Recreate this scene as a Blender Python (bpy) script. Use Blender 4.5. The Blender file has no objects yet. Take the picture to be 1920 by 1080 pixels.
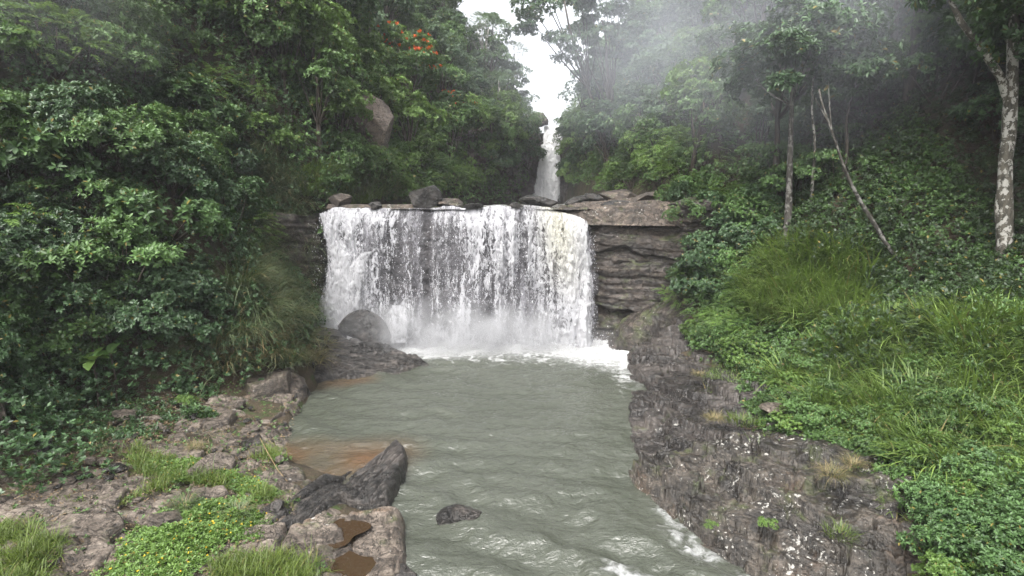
import bpy, math, random
import numpy as np
from mathutils import Vector

# ------------------------------------------------------------------ camera, sky, sun, exposure
SC = bpy.context.scene
COL = SC.collection
F = 1047.0
PITCH = math.atan(165 / F)
CP, SP = math.cos(PITCH), math.sin(PITCH)
EYE = 6.0
cam_data = bpy.data.cameras.new("camera")
cam_data.sensor_width = 36.0
cam_data.lens = 36.0 * F / 1920.0
cam_data.clip_start = 0.1
cam_data.clip_end = 3000.0
cam = bpy.data.objects.new("camera", cam_data)
cam.location = (0, 0, EYE)
cam.rotation_euler = (math.pi / 2 - PITCH, 0, 0)
COL.objects.link(cam)
SC.camera = cam

SUN_EL, SUN_AZ = math.radians(58), math.radians(-150)   # azimuth measured from +Y towards +X
world = bpy.data.worlds.new("World")
SC.world = world
world.use_nodes = True
wn = world.node_tree.nodes
wl = world.node_tree.links
bg = wn["Background"]
sky = wn.new("ShaderNodeTexSky")
sky.sky_type = 'NISHITA'
sky.sun_disc = False
sky.sun_elevation = SUN_EL
sky.sun_rotation = SUN_AZ
sky.air_density = 1.0
sky.dust_density = 6.0
sky.ozone_density = 1.0
hs = wn.new("ShaderNodeHueSaturation")          # an overcast sky has hardly any blue left in it
hs.inputs["Saturation"].default_value = 0.18
wl.new(sky.outputs[0], hs.inputs["Color"])
wl.new(hs.outputs[0], bg.inputs["Color"])
bg.inputs["Strength"].default_value = 0.15

sun_data = bpy.data.lights.new("sun", 'SUN')
sun_data.energy = 1.4
sun_data.angle = math.radians(25)
sun_data.color = (1.0, 0.97, 0.92)
sun = bpy.data.objects.new("sun", sun_data)
_sd = Vector((math.sin(SUN_AZ) * math.cos(SUN_EL), math.cos(SUN_AZ) * math.cos(SUN_EL), math.sin(SUN_EL)))
sun.rotation_euler = (-_sd).to_track_quat('-Z', 'Y').to_euler()
sun.location = (0, -20, 60)
COL.objects.link(sun)

SC.view_settings.view_transform = 'Standard'
SC.view_settings.look = 'None'
SC.view_settings.gamma = 1.0
SC.view_settings.exposure = 1.7
SC.render.engine = 'CYCLES'
cy = SC.cycles
cy.max_bounces = 6
cy.diffuse_bounces = 3
cy.glossy_bounces = 2
cy.transmission_bounces = 3
cy.transparent_max_bounces = 10
cy.volume_bounces = 0
cy.caustics_reflective = False
cy.caustics_refractive = False
cy.use_denoising = True

# ------------------------------------------------------------------ maths helpers
def dirv(px, py):
    u, v = (px - 960) / F, (540 - py) / F
    return np.array((u, CP + v * SP, -SP + v * CP))

def at_z(px, py, z):
    d = dirv(px, py)
    return np.array((0, 0, EYE)) + d * ((z - EYE) / d[2])

def at_y(px, py, Y):
    d = dirv(px, py)
    return np.array((0, 0, EYE)) + d * (Y / d[1])

def project(P):
    P = np.atleast_2d(P) - np.array((0, 0, EYE))
    fw = P[:, 1] * CP - P[:, 2] * SP
    up = P[:, 1] * SP + P[:, 2] * CP
    fw = np.where(fw < 0.05, 0.05, fw)
    return 960 + F * P[:, 0] / fw, 540 - F * up / fw, fw

def hash3(i, j, k, seed):
    h = (i * 374761393 + j * 668265263 + k * 2147483647 + seed * 1274126177) & 0xffffffff
    h = ((h ^ (h >> 13)) * 1274126177) & 0xffffffff
    h = ((h ^ (h >> 16)) * 2246822519) & 0xffffffff
    return ((h ^ (h >> 15)) & 0xffffff).astype(np.float64) / 0xffffff

def vnoise(P, seed=0):
    P = np.asarray(P, dtype=np.float64)
    I = np.floor(P).astype(np.int64)
    f = P - I
    f = f * f * f * (f * (f * 6 - 15) + 10)
    r = 0
    for a in (0, 1):
        for b in (0, 1):
            for c in (0, 1):
                w = (f[:, 0] if a else 1 - f[:, 0]) * (f[:, 1] if b else 1 - f[:, 1]) * (f[:, 2] if c else 1 - f[:, 2])
                r = r + w * hash3(I[:, 0] + a, I[:, 1] + b, I[:, 2] + c, seed)
    return r

def fbm(P, oct=4, seed=0, gain=0.5):
    P = np.asarray(P, dtype=np.float64)
    a, s, t = 1.0, 0, 0
    for o in range(oct):
        s = s + a * (vnoise(P * (2.03 ** o) + o * 17.3, seed + o) - 0.5)
        t += a
        a *= gain
    return s / t * 2.0          # about -1..1

def smooth(x, a, b):
    t = np.clip((x - a) / (b - a), 0, 1)
    return t * t * (3 - 2 * t)

def unit(v):
    return v / np.maximum(np.linalg.norm(v, axis=-1, keepdims=True), 1e-9)

# ------------------------------------------------------------------ mesh and object helpers
def mesh_np(name, V, faces, mat=None, attrs=None, smooth_shade=False):
    """faces: list of int arrays (n,3) or (n,4)"""
    me = bpy.data.meshes.new(name)
    V = np.ascontiguousarray(V, dtype=np.float32)
    me.vertices.add(len(V))
    me.vertices.foreach_set("co", V.ravel())
    faces = [np.asarray(f, dtype=np.int32) for f in faces if len(f)]
    loops = np.concatenate([f.ravel() for f in faces])
    tot = np.concatenate([np.full(len(f), f.shape[1], np.int32) for f in faces])
    start = np.concatenate([[0], np.cumsum(tot)[:-1]]).astype(np.int32)
    me.loops.add(len(loops))
    me.loops.foreach_set("vertex_index", loops)
    me.polygons.add(len(tot))
    me.polygons.foreach_set("loop_start", start)
    me.update(calc_edges=True)
    if smooth_shade:
        me.polygons.foreach_set("use_smooth", np.ones(len(tot), dtype=bool))
    for k, v in (attrs or {}).items():
        a = me.attributes.new(k, 'FLOAT', 'POINT')
        a.data.foreach_set("value", np.ascontiguousarray(v, dtype=np.float32))
    if mat:
        me.materials.append(mat)
    return me

def link(name, me, parent=None, loc=(0, 0, 0)):
    o = bpy.data.objects.new(name, me)
    o.location = loc
    if parent is not None:
        o.parent = parent
    COL.objects.link(o)
    return o

def empty(name, loc, rz=0.0, s=1.0):
    o = bpy.data.objects.new(name, None)
    o.location = loc
    o.rotation_euler = (0, 0, rz)
    o.scale = (s, s, s)
    o.empty_display_size = 0.2
    COL.objects.link(o)
    return o

def tag(o, label=None, cat=None, group=None, kind=None):
    if label: o["label"] = label
    if cat: o["category"] = cat
    if group: o["group"] = group
    if kind: o["kind"] = kind
    return o

def world_mesh(name, V, faces, mat, attrs=None, smooth_shade=True, parent=None, origin=None):
    """a mesh given in world coordinates, with its origin at the base of the thing"""
    V = np.asarray(V, dtype=np.float64)
    if parent is not None:
        o0 = np.array(parent.location)
        return link(name, mesh_np(name, V - o0, faces, mat, attrs, smooth_shade), parent)
    o0 = np.array(origin) if origin is not None else np.array((V[:, 0].mean(), V[:, 1].mean(), V[:, 2].min()))
    return link(name, mesh_np(name, V - o0, faces, mat, attrs, smooth_shade), None, o0)

def grid_faces(nu, nv):
    i = np.arange(nu * nv).reshape(nu, nv)
    return np.stack([i[:-1, :-1], i[1:, :-1], i[1:, 1:], i[:-1, 1:]], -1).reshape(-1, 4)

class MB:
    """collects pieces of one mesh"""
    def __init__(self):
        self.V, self.Fs, self.n = [], [], 0
    def add(self, V, faces):
        self.V.append(np.asarray(V, dtype=np.float64))
        for f in faces:
            if len(f): self.Fs.append(np.asarray(f) + self.n)
        self.n += len(V)
    def arrays(self):
        return np.concatenate(self.V), self.Fs
    def build(self, name, mat, parent=None, smooth_shade=False):
        V, Fs = self.arrays()
        return mesh_np(name, V, Fs, mat, None, smooth_shade)

def tube(path, rad, n=8, wob=0.0, seed=0):
    path = np.asarray(path, float)
    rad = np.asarray(rad, float)
    T = unit(np.gradient(path, axis=0))
    ref = np.where(np.abs(T[:, 2:3]) > 0.9, np.array([[1.0, 0, 0]]), np.array([[0, 0, 1.0]]))
    A = unit(np.cross(T, ref)); B = np.cross(T, A)
    an = np.linspace(0, 2 * math.pi, n, endpoint=False)
    V = path[:, None] + rad[:, None, None] * (np.cos(an)[None, :, None] * A[:, None] + np.sin(an)[None, :, None] * B[:, None])
    if wob:
        q = V.reshape(-1, 3)
        nz = fbm(q * 2.2 / max(rad.max(), .03) * .25, 3, seed).reshape(V.shape[:2])
        V = path[:, None] + (V - path[:, None]) * (1 + wob * nz)[..., None]
    m = len(path)
    i = np.arange(m * n).reshape(m, n)
    j = np.roll(i, -1, axis=1)
    Fq = np.stack([i[:-1], j[:-1], j[1:], i[1:]], -1).reshape(-1, 4)
    cap = np.concatenate([V.reshape(-1, 3), path[-1:]])
    Ft = np.stack([i[-1], j[-1], np.full(n, m * n)], -1)
    return cap, [Fq, Ft]

# ------------------------------------------------------------------ material helpers
class NT:
    def __init__(self, name):
        self.m = bpy.data.materials.new(name)
        self.m.use_nodes = True
        self.t = self.m.node_tree
        self.t.nodes.clear()
        self.out = self.n("ShaderNodeOutputMaterial")
    def n(self, typ, **kw):
        nd = self.t.nodes.new(typ)
        for k, v in kw.items():
            setattr(nd, k, v)
        return nd
    def set(self, sock, v):
        if isinstance(v, bpy.types.NodeSocket): self.t.links.new(v, sock)
        elif v is not None: sock.default_value = v
    def math(self, op, a, b=None, c=None, clamp=False):
        nd = self.n("ShaderNodeMath", operation=op, use_clamp=clamp)
        self.set(nd.inputs[0], a)
        if b is not None: self.set(nd.inputs[1], b)
        if c is not None: self.set(nd.inputs[2], c)
        return nd.outputs[0]
    def coord(self, kind="Object"):
        return self.n("ShaderNodeTexCoord").outputs[kind]
    def mapping(self, vec, scale=(1, 1, 1), rot=(0, 0, 0), loc=(0, 0, 0)):
        nd = self.n("ShaderNodeMapping")
        self.set(nd.inputs[0], vec)
        nd.inputs["Scale"].default_value = scale
        nd.inputs["Rotation"].default_value = rot
        nd.inputs["Location"].default_value = loc
        return nd.outputs[0]
    def noise(self, vec, scale, detail=4, rough=0.55, dist=0.0, out=0, typ='FBM'):
        nd = self.n("ShaderNodeTexNoise")
        nd.noise_type = typ
        self.set(nd.inputs["Vector"], vec)
        nd.inputs["Scale"].default_value = scale
        nd.inputs["Detail"].default_value = detail
        nd.inputs["Roughness"].default_value = rough
        nd.inputs["Distortion"].default_value = dist
        return nd.outputs[out]
    def voro(self, vec, scale, feature='F1', out="Distance", rand=1.0):
        nd = self.n("ShaderNodeTexVoronoi", feature=feature)
        self.set(nd.inputs["Vector"], vec)
        nd.inputs["Scale"].default_value = scale
        nd.inputs["Randomness"].default_value = rand
        return nd.outputs[out]
    def ramp(self, fac, stops, interp='LINEAR'):
        nd = self.n("ShaderNodeValToRGB")
        cr = nd.color_ramp
        cr.interpolation = interp
        while len(cr.elements) < len(stops): cr.elements.new(0.5)
        for e, (p, c) in zip(cr.elements, stops):
            e.position = p
            e.color = (*c, 1) if len(c) == 3 else c
        self.set(nd.inputs[0], fac)
        return nd.outputs[0]
    def step(self, x, a, b):
        nd = self.n("ShaderNodeMapRange", interpolation_type='SMOOTHSTEP')
        self.set(nd.inputs[0], x)
        nd.inputs[1].default_value = a; nd.inputs[2].default_value = b
        nd.inputs[3].default_value = 0; nd.inputs[4].default_value = 1
        return nd.outputs[0]
    def mix(self, fac, a, b, mode='MIX'):
        nd = self.n("ShaderNodeMix", data_type='RGBA', blend_type=mode)
        self.set(nd.inputs[0], fac)
        for s, v in ((nd.inputs[6], a), (nd.inputs[7], b)):
            if isinstance(v, tuple) and len(v) == 3: v = (*v, 1)
            self.set(s, v)
        return nd.outputs[2]
    def attr(self, name):
        return self.n("ShaderNodeAttribute", attribute_name=name).outputs["Fac"]
    def bump(self, h, strength=0.5, dist=0.05, normal=None):
        nd = self.n("ShaderNodeBump")
        nd.inputs["Strength"].default_value = strength
        nd.inputs["Distance"].default_value = dist
        self.set(nd.inputs["Height"], h)
        if normal is not None: self.set(nd.inputs["Normal"], normal)
        return nd.outputs[0]
    def bsdf(self, color, rough=0.6, spec=0.5, normal=None, **kw):
        nd = self.n("ShaderNodeBsdfPrincipled")
        if isinstance(color, tuple) and len(color) == 3: color = (*color, 1)
        self.set(nd.inputs["Base Color"], color)
        self.set(nd.inputs["Roughness"], rough)
        self.set(nd.inputs["Specular IOR Level"], spec)
        if normal is not None: self.set(nd.inputs["Normal"], normal)
        for k, v in kw.items(): self.set(nd.inputs[k], v)
        return nd.outputs[0]
    def mixsh(self, fac, a, b):
        nd = self.n("ShaderNodeMixShader")
        self.set(nd.inputs[0], fac)
        self.set(nd.inputs[1], a); self.set(nd.inputs[2], b)
        return nd.outputs[0]
    def done(self, sh):
        self.t.links.new(sh, self.out.inputs["Surface"])
        return self.m
    def upness(self):
        g = self.n("ShaderNodeNewGeometry").outputs["Normal"]
        s = self.n("ShaderNodeSeparateXYZ"); self.set(s.inputs[0], g)
        return s.outputs[2]

def rock_material(name, dark, mid, light, lichen=0.0, moss=0.0, wet=0.5, dip=(0.2, 0.1, 0.3), scale=1.0, stain=None, bump=.75):
    t = NT(name)
    co = t.coord()
    wv = t.noise(co, .7 * scale, 4, .6, out=1)
    mx = t.n("ShaderNodeVectorMath", operation='MULTIPLY_ADD')
    t.set(mx.inputs[0], wv); mx.inputs[1].default_value = (.9, .9, .9); t.set(mx.inputs[2], co)
    st = t.mapping(mx.outputs[0], (.8 * scale, .8 * scale, 4.2 * scale), dip)
    strata = t.noise(st, 1.6, 7, 0.66, 0.3)
    n1 = t.noise(co, .8 * scale, 7, 0.62, .5)
    n2 = t.noise(co, 8 * scale, 7, 0.7)
    n3 = t.noise(co, 24 * scale, 5, 0.7)
    v = t.math('ADD', t.math('MULTIPLY', strata, 0.36), t.math('ADD', t.math('MULTIPLY', n1, 0.36), t.math('ADD', t.math('MULTIPLY', n2, 0.26), t.math('MULTIPLY', n3, .14))))
    col = t.ramp(v, [(0.46, dark), (0.55, mid), (0.64, light)])
    if stain:
        col = t.mix(t.math('MULTIPLY', t.step(t.noise(co, 0.9 * scale, 6, 0.65, 0.6), 0.56, 0.70), .7), col, stain)
    jl = t.noise(t.mapping(mx.outputs[0], (.55 * scale, 2.2 * scale, 6.0 * scale), dip), 1.7, 4, .6)
    jl2 = t.noise(t.mapping(mx.outputs[0], (2.4 * scale, .7 * scale, 2.0 * scale), dip), 1.5, 4, .62)
    li = t.math('MULTIPLY', t.step(t.math('ABSOLUTE', t.math('SUBTRACT', jl, .5)), .0, .022), t.step(t.math('ABSOLUTE', t.math('SUBTRACT', jl2, .5)), .0, .014))
    grain = t.step(n3, .30, .66)
    col = t.mix(1.0, col, t.mix(t.math('MULTIPLY', li, t.math('ADD', .62, t.math('MULTIPLY', grain, .38))), (.22, .21, .20), (1.2, 1.2, 1.2)), 'MULTIPLY')
    up = t.upness()
    if moss > 0:
        mm = t.math('MULTIPLY', t.step(t.noise(co, 1.7, 7, 0.7), 0.62 - moss * 0.3, 0.78 - moss * 0.3), t.step(up, -0.2, 0.6))
        col = t.mix(t.math('MULTIPLY', mm, 0.75), col, t.ramp(n2, [(0.35, (0.02, 0.03, 0.008)), (0.7, (0.07, 0.085, 0.02))]))
    rough = t.math('ADD', t.math('MULTIPLY', t.step(n1, 0.35, 0.65), 0.3), 0.66 - wet * 0.5)
    if lichen > 0:
        sp = t.noise(co, 12, 5, 0.62, 0.2)
        sp2 = t.noise(co, 1.3, 3, 0.6)
        lk = t.step(t.math('ADD', sp, t.math('MULTIPLY', t.math('SUBTRACT', sp2, .5), .6)), 0.74 - lichen * 0.15, 0.80 - lichen * 0.15)
        lk = t.math('MULTIPLY', lk, t.step(up, -0.3, 0.4))
        col = t.mix(lk, col, t.ramp(n3, [(0.3, (0.10, 0.097, 0.088)), (0.65, (0.40, 0.39, 0.36))]))
        rough = t.math('MAXIMUM', rough, lk)
    h = t.math('ADD', t.math('MULTIPLY', strata, 1.0), t.math('ADD', t.math('MULTIPLY', n2, 0.5), t.math('ADD', t.math('MULTIPLY', n3, 0.3), t.math('MULTIPLY', li, .35))))
    fine = t.noise(co, 60 * scale, 4, 0.7)
    h = t.math('ADD', h, t.math('MULTIPLY', fine, 0.10))
    nb = t.bump(h, bump, 0.11)
    return t.done(t.bsdf(col, rough, 0.5, nb))

def leaf_material(name, dark, light, odd=(0.16, 0.13, 0.03), oddf=0.02, rough=0.45, trans=0.28, spec=0.45, patch=0.35):
    t = NT(name)
    g = t.n("ShaderNodeNewGeometry")
    rnd = g.outputs["Random Per Island"]
    oi = t.n("ShaderNodeObjectInfo").outputs["Random"]
    pos = g.outputs["Position"]
    pn = t.noise(pos, 0.55, 3, 0.6)
    f = t.math('ADD', t.math('MULTIPLY', rnd, 0.62 - patch * .4), t.math('MULTIPLY', t.step(pn, 0.3, 0.7), patch))
    f = t.math('ADD', f, t.math('MULTIPLY', oi, 0.25), clamp=True)
    mid = tuple(0.5 * (a + b) for a, b in zip(dark, light))
    col = t.ramp(f, [(0.1, dark), (0.55, mid), (0.95, light)])
    if oddf > 0:
        col = t.mix(t.math('LESS_THAN', t.math('FRACT', t.math('MULTIPLY', rnd, 77.7)), oddf), col, odd)
    a = t.bsdf(col, rough, spec)
    b = t.n("ShaderNodeBsdfTranslucent")
    t.set(b.inputs[0], t.mix(0.5, col, (0.10, 0.16, 0.02), 'MIX'))
    return t.done(t.mixsh(trans, a, b.outputs[0]))

# ------------------------------------------------------------------ terrain
YL = [0, 8, 10, 11.5, 12.3, 14.6, 16.7, 18, 20, 23.3, 24.2, 30, 45, 60, 80, 400]
XLv = [-1.4, -1.7, -2.3, -3.6, -5.2, -5.85, -6.2, -6.4, -7, -8.3, -7.9, -6, -2.6, 2.2, 3.2, 6]
YR = [0, 8.2, 9.5, 10.9, 12.3, 15.8, 20.9, 23.3, 24.2, 30, 45, 60, 80, 400]
XRv = [4.6, 3.9, 3.1, 2.8, 2.75, 3.3, 4.5, 5.6, 6.6, 8.0, 6.6, 5.2, 6, 9]
def XL(y): return np.interp(y, YL, XLv)
def XR(y): return np.interp(y, YR, XRv)

def terrain(x, y):
    x = np.asarray(x, float); y = np.asarray(y, float)
    base = -0.7 + 6.15 * smooth(y, 23.7, 24.3) + 7.6 * smooth(y, 60.6, 61.4)
    step = 6.2 * smooth(y, 22.5, 25.5) + 7.0 * smooth(y, 55, 64)
    dl = XL(y) - x
    wl_ = np.interp(y, [0, 8, 13, 15, 16.5, 23, 30, 60], [8, 7.5, 6, 2.8, 0.8, 0.3, 0.6, .5])
    sl = np.interp(y, [0, 13, 18, 24, 40, 70], [1.1, 1.3, 1.6, 1.7, 1.5, 1.3])
    gl = np.interp(np.clip(dl / np.maximum(wl_, .2), 0, 1), [0, .12, .5, 1], [-.25, .2, .5, .95])
    up = np.maximum(dl - wl_, 0)
    cap = np.interp(y, [0, 15, 24, 35, 60, 90], [9, 10, 11, 13, 15, 9])
    hl = gl + np.where(sl * up < cap, sl * up, cap + (sl * up - cap) * 0.22) + step * smooth(dl, -.6, .8)
    dr = x - XR(y)
    wr = np.interp(y, [0, 6.5, 7.5, 9.9, 11.4, 15, 22, 30, 60], [2.3, 2.2, 2.5, 3.6, 2.6, 3.3, 1.5, .8, .5])
    sr = np.interp(y, [0, 8, 11, 14, 16, 18, 22, 30, 60], [.12, .16, .28, .55, .75, 1.2, 1.6, 1.5, 1.4])
    gr = np.interp(np.clip(dr / wr, 0, 1), [0, .15, .5, 1], [-.5, -.2, .2, 1.0])
    up = np.maximum(dr - wr, 0)
    capr = np.interp(y, [0, 15, 24, 40, 60, 90], [9, 10, 11, 13, 14, 8])
    hr = gr + np.where(sr * up < capr, sr * up, capr + (sr * up - capr) * 0.22) + step * smooth(dr, -.6, .8) * smooth(y, 21, 25) ** .5
    z = np.where(dl > 0, np.maximum(hl, base), np.where(dr > 0, np.maximum(hr, base), base))
    q = np.stack([x.ravel() * .5, y.ravel() * .5, np.zeros(x.size)], 1)
    nz = fbm(q, 4, 5).reshape(x.shape)
    amp = np.clip(np.maximum(dl - wl_, dr - wr) * .3, 0, 1.2) + .06
    far = smooth(np.abs(x), 60, 300) * 30 + smooth(y, 100, 400) * 20
    return z + nz * amp - far

def axis(knots):
    out = []
    for a, b, st in knots:
        out.append(np.arange(a, b, st))
    return np.unique(np.concatenate(out + [[knots[-1][1]]]))
xs = axis([(-900, -100, 40), (-100, -40, 4), (-40, -22, 1), (-22, 22, .2), (22, 40, 1), (40, 100, 4), (100, 900, 40)])
ys = axis([(-300, -20, 20), (-20, 2, 2), (2, 28, .2), (28, 66, .3), (66, 120, 2), (120, 900, 40)])
GX, GY = np.meshgrid(xs, ys, indexing='ij')
GZ = terrain(GX, GY)

t = NT("soil")
co = t.coord()
n1 = t.noise(co, 1.3, 6, 0.6); n2 = t.noise(co, 14, 6, 0.65)
col = t.ramp(t.math('ADD', t.math('MULTIPLY', n1, .6), t.math('MULTIPLY', n2, .4)), [(0.36, (0.016, 0.013, 0.009)), (0.52, (0.045, 0.034, 0.02)), (0.68, (0.085, 0.062, 0.04))])
col = t.mix(t.step(t.noise(co, 2.3, 5, .6), .5, .62), col, (0.03, 0.045, 0.012))
M_SOIL = t.done(t.bsdf(col, 0.85, 0.3, t.bump(n2, 0.8, 0.08)))
V = np.stack([GX, GY, GZ], -1).reshape(-1, 3)
ter = link("terrain", mesh_np("terrain", V, [grid_faces(len(xs), len(ys))], M_SOIL, None, True))
tag(ter, kind="structure")

def zt(x, y):
    return float(terrain(np.array([x]), np.array([y]))[0])

# ------------------------------------------------------------------ water
def seg_dist(x, y, pts):
    d = np.full(np.shape(x), 1e9)
    for (a, b) in zip(pts[:-1], pts[1:]):
        a = np.array(a[:2]); b = np.array(b[:2]); ab = b - a
        tt = np.clip(((x - a[0]) * ab[0] + (y - a[1]) * ab[1]) / (ab @ ab + 1e-9), 0, 1)
        d = np.minimum(d, np.hypot(x - a[0] - tt * ab[0], y - a[1] - tt * ab[1]))
    return d

def poly_sd(x, y, poly):
    """signed distance, positive inside"""
    poly = [tuple(p[:2]) for p in poly]
    d = seg_dist(x, y, poly + [poly[0]])
    ins = np.zeros(np.shape(x), bool)
    n = len(poly)
    for i in range(n):
        x0, y0 = poly[i]; x1, y1 = poly[(i + 1) % n]
        c = (y0 > y) != (y1 > y)
        with np.errstate(divide='ignore', invalid='ignore'):
            xi = (x1 - x0) * (y - y0) / (y1 - y0 + 1e-12) + x0
        ins ^= c & (x < xi)
    return np.where(ins, d, -d)

def water_height(x, y):
    """ripples: rings spreading from the foot of the fall, bending into the outflow at the lower right"""
    q = np.stack([x, y, 0 * x], 1)
    w1 = fbm(q * .35, 3, 31)
    w2 = fbm(q * .8 + 9, 3, 32)
    r = np.hypot((x + 1.5) * .8, y - 23.0)
    amp = .012 + .03 * smooth(y, 18, 23)
    h = .046 * np.sin(r * 5.2 + w1 * 7 + w2 * 2.0) * (.35 + .65 * smooth(w2, -.3, .4))
    # streamlines towards the outflow
    s = (x - .3 * (11 - y)) 
    fl = smooth(y, 13, 9.5)
    rr = np.hypot(x + 2.2, (y - 6.5) * 1.1)
    h = h * (1 - .6 * fl) + fl * .062 * np.sin(rr * 4.2 + w1 * 6 + 1) 
    cell = fbm(q * np.array([2.2, 3.4, 1]), 3, 33)
    fine = fbm(q * np.array([5.5, 8.0, 1]), 3, 34)
    h = h + .045 * cell + .018 * fine
    h = h + amp * fbm(q * 1.7, 4, 35) * 1.2
    # the chute at the lower right drops and churns
    ch = np.exp(-((seg_dist(x, y, [(1.2, 8.4), (2.6, 7.8), (4.0, 6.6)])) / .55) ** 2)
    h = h + ch * (.10 * fbm(q * np.array([3, 3, 1]), 4, 36)) - .25 * smooth(y, 8.2, 6.0)
    # low hump over the sunken stone
    h = h + .05 * np.exp(-(((x + .95) / .5) ** 2 + ((y - 9.6) / .35) ** 2))
    return h

FALL_FOOT = [(-8.3, 22.6), (-6, 22.9), (-2, 22.8), (1.5, 22.8), (3.6, 22.9), (5.4, 23.1)]
wx = np.arange(-9.6, 7.2, .04)
wy = np.concatenate([np.arange(4.0, 13, .04), np.arange(13, 24.0, .055)])
WX, WY = np.meshgrid(wx, wy, indexing='ij')
x, y = WX.ravel(), WY.ravel()
hz = water_height(x, y)
dfall = seg_dist(x, y, FALL_FOOT)
q = np.stack([x, y, 0 * x], 1)
reach = 2.5 + .9 * fbm(q * .6, 3, 41) + 2.6 * smooth(x, .8, 4.5) - .5 * smooth(x, -3, -6)
foam = smooth(dfall, reach * 1.25, reach * .25)
lace = 1 - np.abs(fbm(q * np.array([1.6, 2.6, 1]), 4, 42))
foam = np.clip(foam + smooth(dfall, 4.2, 1.0) * smooth(lace, .86, .97) * .75, 0, 1)
edge_r = np.exp(-((x - XR(y)) / .5) ** 2) * smooth(y, 15, 19)
foam = np.clip(foam + edge_r * smooth(lace, .75, .95) * .6, 0, 1)
hz = hz + foam * (.05 + .10 * fbm(q * 2.5, 4, 43)) * smooth(dfall, 2.5, .2)
chute = np.exp(-((seg_dist(x, y, [(1.7, 8.3), (2.2, 7.9), (3.0, 7.2), (4.0, 6.3)])) / .30) ** 2)
chute2 = np.exp(-((seg_dist(x, y, [(2.75, 9.4), (3.2, 8.6), (3.7, 7.9)])) / .16) ** 2)
lace2 = 1 - np.abs(fbm(q * np.array([2.6, 3.8, 1]) + 5, 4, 44))
wf = np.clip(chute * (.25 + .6 * smooth(lace2, .6, .95)) + chute2 * (.2 + .5 * smooth(lace2, .7, .96)) + .55 * np.exp(-((seg_dist(x, y, [(2.9, 10.2), (3.3, 9.0), (4.0, 7.6)]) ) / .22) ** 2) * smooth(lace2, .6, .95), 0, 1)
foam = np.clip(foam + wf, 0, 1)
hz = hz + wf * (.05 + .10 * fbm(q * np.array([4, 4, 1]), 3, 47))
shal = np.clip(smooth(seg_dist(x, y, [(-5.4, 12.4), (-4.3, 12.2), (-3.2, 12.6)]), 1.5, .2)
               + smooth(seg_dist(x, y, [(-5.4, 12.0), (-4.2, 10.6), (-3.6, 9.5)]), 1.0, .2)
               + .7 * smooth(seg_dist(x, y, [(-6.3, 17.6), (-5.0, 18.2)]), .8, .1), 0, 1)
shal *= .75 + .5 * fbm(q * .9, 3, 45)
side = smooth(np.minimum(x - XL(y), XR(y) - x), .9, 0)
t = NT("river_water")
co = t.coord()
deep = t.ramp(t.noise(co, .35, 3), [(0.3, (0.044, 0.049, 0.037)), (0.7, (0.058, 0.063, 0.050))])
col = t.mix(t.math('MULTIPLY', t.attr("shallow"), .95, clamp=True), deep, (0.075, 0.041, 0.019))
fm = t.attr("foam")
fn = t.noise(co, 16, 5, .65)
fb_ = t.noise(co, 5, 6, .7, .8)
fz_ = t.math('ADD', t.math('MULTIPLY', t.math('SUBTRACT', fn, .5), .8), t.math('MULTIPLY', t.math('SUBTRACT', fb_, .5), 1.5))
fm2 = t.math('MULTIPLY', t.step(t.math('ADD', fm, t.math('MULTIPLY', fz_, t.math('MULTIPLY', fm, 3.0, clamp=True))), 0.05, 1.15), .92)
b1 = t.math('ADD', t.noise(t.mapping(co, (1, 1.5, 1)), 9, 4, .6, .6), t.math('MULTIPLY', t.noise(t.mapping(co, (1, 1.7, 1)), 3.5, 3, .55, 1.0), 1.6))
b2 = t.noise(co, 28, 3, .6)
nb = t.bump(t.math('ADD', b1, t.math('MULTIPLY', b2, .15)), .55, .06)
wat = t.bsdf(col, .05, .5, nb, IOR=1.45)
fo = t.bsdf((0.36, 0.365, 0.365), .7, .2, t.bump(fn, .6, .05))
M_WATER = t.done(t.mixsh(fm2, wat, fo))
riv = link("river", mesh_np("river", np.stack([x, y, hz], 1), [grid_faces(len(wx), len(wy))], M_WATER, {"foam": foam, "shallow": np.clip(shal, 0, 1)}, True))
tag(riv, kind="structure")
# the river runs on downstream past the camera
V = np.array([(-60, -60, -.55), (60, -60, -.55), (60, 4.02, -.28), (-60, 4.02, -.28)], float)
dn = link("downstream_water", mesh_np("downstream_water", V, [np.array([[0, 1, 2, 3]])], M_WATER, {"foam": np.zeros(4), "shallow": np.zeros(4)}, True))
tag(dn, kind="structure")
# the upper stream on the ledge above the fall
ux = np.linspace(-9.5, 9, 150); uy = np.linspace(23.45, 60.6, 220)
UX, UY = np.meshgrid(ux, uy, indexing='ij')
q = np.stack([UX.ravel() * 1.5, UY.ravel() * .8, 0 * UX.ravel()], 1)
uz = 5.62 + .06 * fbm(q, 4, 51)
uf = np.clip(smooth(UY.ravel(), 54, 60) + .9 * smooth(fbm(q * .7, 3, 52), .1, .5), 0, 1)
us = link("upper_stream", mesh_np("upper_stream", np.stack([UX.ravel(), UY.ravel(), uz], 1), [grid_faces(150, 220)], M_WATER, {"foam": uf, "shallow": np.full(len(uf), .3)}, True))
tag(us, kind="structure")

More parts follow.
